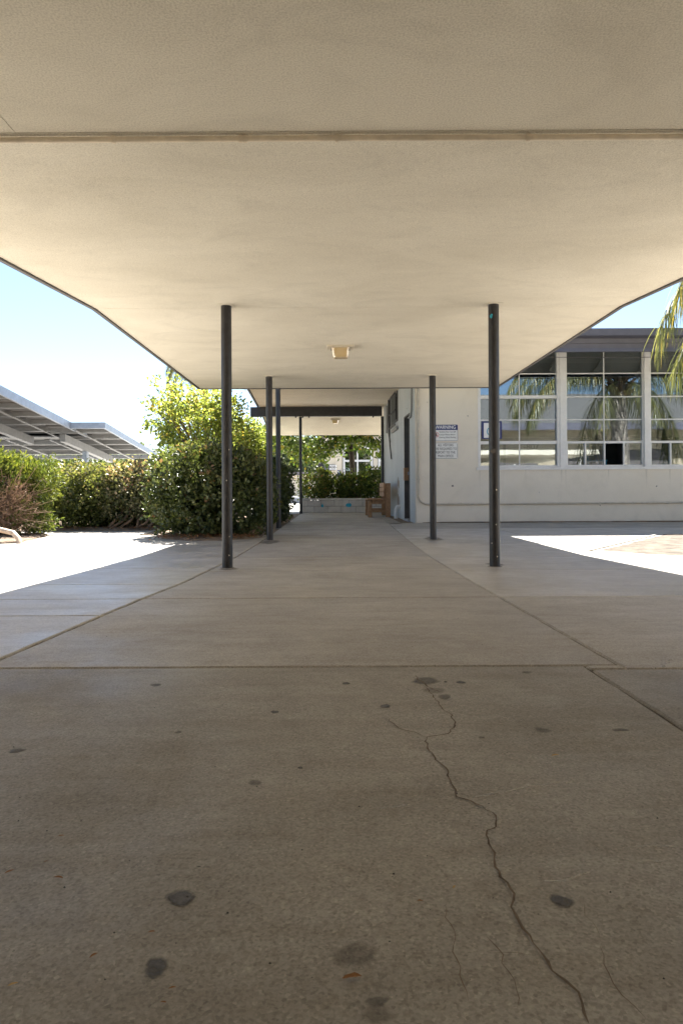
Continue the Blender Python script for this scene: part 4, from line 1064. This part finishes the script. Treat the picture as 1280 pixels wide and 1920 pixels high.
# roots under the mottled shrub
rt = thing('exposed_roots', 'bare twisted brown roots under the mottled shrub', 'roots', (-3.3, 11.4, 0)); rng = np.random.default_rng(4)
for k in range(7):
    x = -3.7+k*.13; MB().tube([(x+rng.normal()*.1, 11.3+rng.normal()*.06, .02), (x+.05, 11.3, .10+rng.random()*.06), (x+.12, 11.45, .28), (x+.1+rng.normal()*.05, 11.6, .5)], [.022,.02,.016,.012], 6).build('root', M['stem'], rt, smooth=True)
rng = np.random.default_rng(77); n = 900
xx = np.concatenate([rng.uniform(-5.2, -2.7, 450), rng.uniform(-2.35, -1.0, 450)]); yy = np.concatenate([rng.normal(11.2, .13, 450), rng.normal(9.05, .22, 450)])
P_ = np.stack([xx, yy, .035+rng.uniform(0, .03, n)], 1); D_ = unit(rng, n); D_[:, 2] *= .25; N_ = unit(rng, n)*.3; N_[:, 2] += 1
link('leaf_litter', leaf_mesh('leaf_litter', P_, D_, N_, rng.uniform(.025, .055, n), rng.uniform(.012, .024, n), rng.random(n)), M['dryleaf'], kind='stuff')
# juniper with its dead side
ju = thing('juniper', 'bright green juniper with a dead brown twiggy side at the left edge', 'shrub', (-4.95, 10.0, .03)); rng = np.random.default_rng(21)
foliage('foliage', M['lf_jun'], ju, rng, (-5.25, 10.0, .72), (.82, .8, .52), 15000, .085, .020, p=2.5, thick=.16, lump=.12, cs=.045, clump=26, up=.55, zcut=-.25, topb=.25, tb=(.42,.2))
foliage('lower_spray', M['lf_jun'], ju, rng, (-4.62, 10.0, .30), (.42, .5, .26), 4200, .075, .018, thick=.3, cs=.05, clump=20, up=.2, tb=(.38,.15))
foliage('side_spray', M['lf_jun'], ju, rng, (-4.42, 10.2, .80), (.26, .4, .28), 2400, .075, .018, thick=.3, cs=.05, clump=20, up=.4, tb=(.55,.15))
dt = MB()
for k in range(620):
    b_ = Vector((-4.85+rng.normal()*.10, 9.9+rng.normal()*.12, .10+abs(rng.normal())*.12))
    e_ = Vector((-4.62+rng.normal()*.26, 9.42+rng.normal()*.17, .45+rng.normal()*.22)); e_.z = max(.05, e_.z)
    md = b_.lerp(e_, .55)+Vector((rng.normal()*.05, rng.normal()*.05, .06)); r_ = rng.uniform(.003, .007)
    dt.tube([b_, md, e_], [r_, r_*.7, r_*.35], 4, cap=False)
    for _ in range(2):
        s_ = md.lerp(e_, rng.random()); dt.tube([s_, s_+Vector((rng.normal()*.05, -abs(rng.normal())*.03, rng.normal()*.05))], [.0025, .001], 3, cap=False)
dt.build('dead_twigs', M['twig'], ju, 'stuff')
foliage('dead_foliage', M['twig'], ju, rng, (-4.62, 9.66, .46), (.32, .26, .30), 2600, .07, .008, thick=.35, cs=.05, up=.0)
rw_ = thing('arched_branch', 'pale bare branch arching out of the soil at the left edge', 'branch', (-4.1, 8.6, 0))
a0 = G(-14, 1000); a1 = G(26, 1018)
MB().tube([(a1.x-.62,8.62,.03),(a1.x-.5,8.58,.13),(a1.x-.3,8.55,.165),(a1.x-.12,8.5,.13),(a1.x-.03,8.45,.06),(a1.x,8.42,-.01)], [.03,.034,.034,.033,.033,.035], 9).build('limb', M['palewood'], rw_, smooth=True)
# spear leaves poking over the hedge
st = thing('spear_leaf_plant', 'tall green spear leaves rising between the hedge and the big shrub', 'plant', (-2.75, 11.0, .03)); rng = np.random.default_rng(8)
for k, (px, py) in enumerate([(304,838),(312,830),(322,846),(332,842),(283,862),(296,850)]):
    tp = at(px, py, 11.0); b_ = np.array([-2.72+rng.normal()*.05, 11.0, .05]); d_ = np.array(tp)-b_; ln = np.linalg.norm(d_)
    st_ = b_+d_*.62
    me = leaf_mesh('leaf', (st_-np.array(wloc(st)))[None], d_[None], np.array([[.2, -1., .3]]), np.array([ln*.38]), np.array([.085]), np.array([.6+.1*rng.normal()]), .15, .02)
    link('leaf', me, M['lf_spear'], st)
    MB().tube([b_, st_], .007, 5).build('stalk', M['lf_spear'], st)
# yellow green tree behind the big shrub
ex = [(-3.35+.1*k+.12*random.Random(k).uniform(-1,1), 12.9, 1.75+.14*((k*7)%9)) for k in range(10)]
tree('ornamental_tree', 'sunlit yellow green tree rising behind the big dark shrub', 'tree', (-2.5, 13.0, .03), 1.0, .07, (-2.62, 13.0, 1.9), (.92, .9, .88), 165, 40, .075, .042, 'lf_yel', 31, 'stem', cs=.10, hang=.1, tb=(.5,.22), extra=ex)
tree('leafy_sapling', 'thin leafy tree filling the gap beside the porch edge', 'tree', (-2.75, 20.6, -.01), 1.2, .06, (-2.85, 20.6, 2.0), (.8, .6, .85), 110, 55, .09, .05, 'lf_yel', 33, 'stem', cs=.14, hang=.1, tb=(.4,.2))
# shade tree in the planter
rngx = np.random.default_rng(44)
low = [(x, 22.9+rngx.uniform(-.5,.5), 2.18+.28*math.sin(x*2.3)+rngx.uniform(-.25,.3)) for x in np.linspace(-2.2, 2.2, 60)]
tree('shade_tree', 'dark trunked shade tree overhanging the block planter', 'tree', (.64, 23.1, .3), 2.6, .10, (.15, 23.1, 3.5), (2.7, 1.7, 1.1), 140, 42, .125, .085, 'lf_tree', 41, cs=.20, hang=.25, extra=low)
# planter shrubs
for k, (x, y, rx, rz, n, lab) in enumerate([(-.62, 21.2, .46, .40, 2300, 'leafy light green shrub spilling over the left end of the planter'),
        (.05, 21.3, .5, .36, 2600, 'dense green shrub in the middle of the planter under the tree'),
        (.72, 21.3, .5, .40, 2600, 'darker shrub in front of the shade tree trunk'),
        (1.38, 21.1, .5, .46, 2600, 'tall dark shrub at the right end of the planter')]):
    shrub(lab, x, y, (rx, .5, rz), n, .085, .05, M['lf_plant'], 50+k, zc=.36+rz*.95, z0=.33, zmin=.34, lump=.18, cs=.08, clump=9, tb=(.5-.07*k,.22))
tree('sprig', 'bright lime green sprig standing up out of the planter shrubs', 'plant', (-.35, 21.0, .33), .7, .012, (-.36, 21.0, 1.18), (.12, .1, .16), 14, 16, .10, .07, 'lf_yel', 60, 'stem', cs=.04)
# far trees
FT = [(-34,62,6.0,5.5,'tall pale green tree far behind the carport column'),(-26,70,5.0,6,'broad far tree beyond the farther carport corner'),(-19,66,4.3,4.2,'small round far tree left of the yellow tree'),
      (-43,75,6.5,7,'far tree at the left end of the treeline'),(-12,72,6,4.5,'far tree hidden mostly by the big shrub'),(-5.8,68,6.5,3.6,'tall olive far tree over the low outbuilding roof'),
      (-1.5,74,7.2,4.2,'tallest far tree seen between the porch posts'),(-9,80,8,4.5,'dim far tree behind the outbuilding'),(3,82,8,4.5,'far tree behind the numbered classroom'),
      (-52,70,5.4,6,'far tree beyond the left edge of the carports')]
for k, (x, y, h, r_, lab) in enumerate(FT):
    tree('distant_tree', lab, 'tree', (x, y, -.08), h*.35, .22, (x, y, h*.58), (r_, r_*.8, h*.42), 90, 60, .42, .28, 'lf_far', 70+k, cs=.75, hang=.2, group='trees on the far side of the car park', limbs=False)

# palms
def palm(label, base, h, rad, nfr, seed, scale=1.0, bark='palmbark', aim=()):
    rng = np.random.default_rng(seed); t = thing('palm_tree', label, 'palm', base, 'feather palms')
    b_ = Vector(base); top = b_+Vector((0, 0, h)); pts = []; rr_ = []
    for k in range(14):
        u = k/13; pts.append(b_.lerp(top, u)+Vector((.03*math.sin(u*5), .03*math.cos(u*4), 0))); rr_.append(rad*(1.25-.35*u+(.05 if k%2 else -.04)))
    MB().tube(pts, rr_, 14).build('trunk', M[bark], t, smooth=True)
    bo = MB()
    for k in range(18):
        an = k*2.4; z = h-.5*scale+.03*k*scale; c = b_+Vector((0,0,z)); d = Vector((math.cos(an), math.sin(an), .9)).normalized()
        bo.tube([c+d*rad*.6, c+d*(rad+.3*scale)], [.07*scale, .03*scale], 5)
    bo.build('leaf_bases', M['stem'], t)
    for f in range(nfr):
        az = f*2.39996+rng.normal()*.12; el = R(rng.uniform(-12, 72)); Lf = scale*rng.uniform(2.5, 3.1)
        if f < len(aim): az, el, Lf = aim[f][0], R(aim[f][1]), aim[f][2]
        n = 16; p = np.array(top); d = np.array([math.cos(az)*math.cos(el), math.sin(az)*math.cos(el), math.sin(el)]); R_ = [p.copy()]
        for k in range(n):
            d = d+np.array([0, 0, -.075-.012*k]); d /= np.linalg.norm(d); p = p+d*Lf/n; R_.append(p.copy())
        R_ = np.array(R_); m_ = 300
        u = np.sort(rng.uniform(.14, 1, m_)); ii = np.minimum((u*n).astype(int), n-1); fr = u*n-ii
        Pb = R_[ii]+(R_[ii+1]-R_[ii])*fr[:, None]; T = R_[ii+1]-R_[ii]; T /= np.linalg.norm(T, axis=1, keepdims=True)
        side_ = np.cross(T, [0, 0, 1]); side_ /= np.maximum(np.linalg.norm(side_, axis=1, keepdims=True), 1e-3)
        sg = np.where(np.arange(m_)%2, 1, -1)[:, None]
        D1 = side_*sg*.75+T*.5+rng.normal(size=(m_, 3))*.3; D1[:, 2] -= .25
        ll = scale*(.74-.30*np.abs(u-.45))*rng.uniform(.8, 1.2, m_)
        V = []; Fc = []; tn = []
        wd = .0115*scale
        for k in range(m_):
            q = Pb[k].copy(); dd = D1[k]/np.linalg.norm(D1[k]); wv = np.cross(dd, [0, 0, 1]); wv /= max(1e-3, np.linalg.norm(wv)); st0 = len(V)
            for j in range(5):
                w_ = wd*(.5, .9, .8, .5, .08)[j]*.5
                V.append(q-wv*w_); V.append(q+wv*w_)
                dd = dd+np.array([0, 0, -.47+.1*rng.normal()]); dd /= np.linalg.norm(dd); q = q+dd*ll[k]/4
            tk = min(1, max(0, rng.normal(.5, .24)))
            for j in range(4): Fc.append([st0+2*j, st0+2*j+1, st0+2*j+3, st0+2*j+2]); tn.append(tk)
        mb = MB().add(V, Fc); k0 = len(mb.f)
        mb.tube(list(R_), [.018*scale*(1-.8*k/n)+.002 for k in range(n+1)], 5)
        tn += [.55]*(len(mb.f)-k0)
        o = mb.build('frond', M['lf_palm'], t)
        a = o.data.attributes.new('tint', 'FLOAT', 'FACE'); a.data.foreach_set('value', np.array(tn[:len(o.data.polygons)], np.float32))
    return t
palm('feather palm with drooping fronds in front of the right hand windows', (7.3, 9.5, 0), 3.4, .2, 22, 7, 1.05, aim=((3.12, 44, 3.5), (3.02, 34, 3.1), (3.3, 52, 3.5), (3.2, 62, 3.9), (3.42, 40, 3.3)))
palm('small distant feather palm showing over the canopy edge at left', (-3.85, 20.5, 0), 4.9, .1, 26, 6, .58)
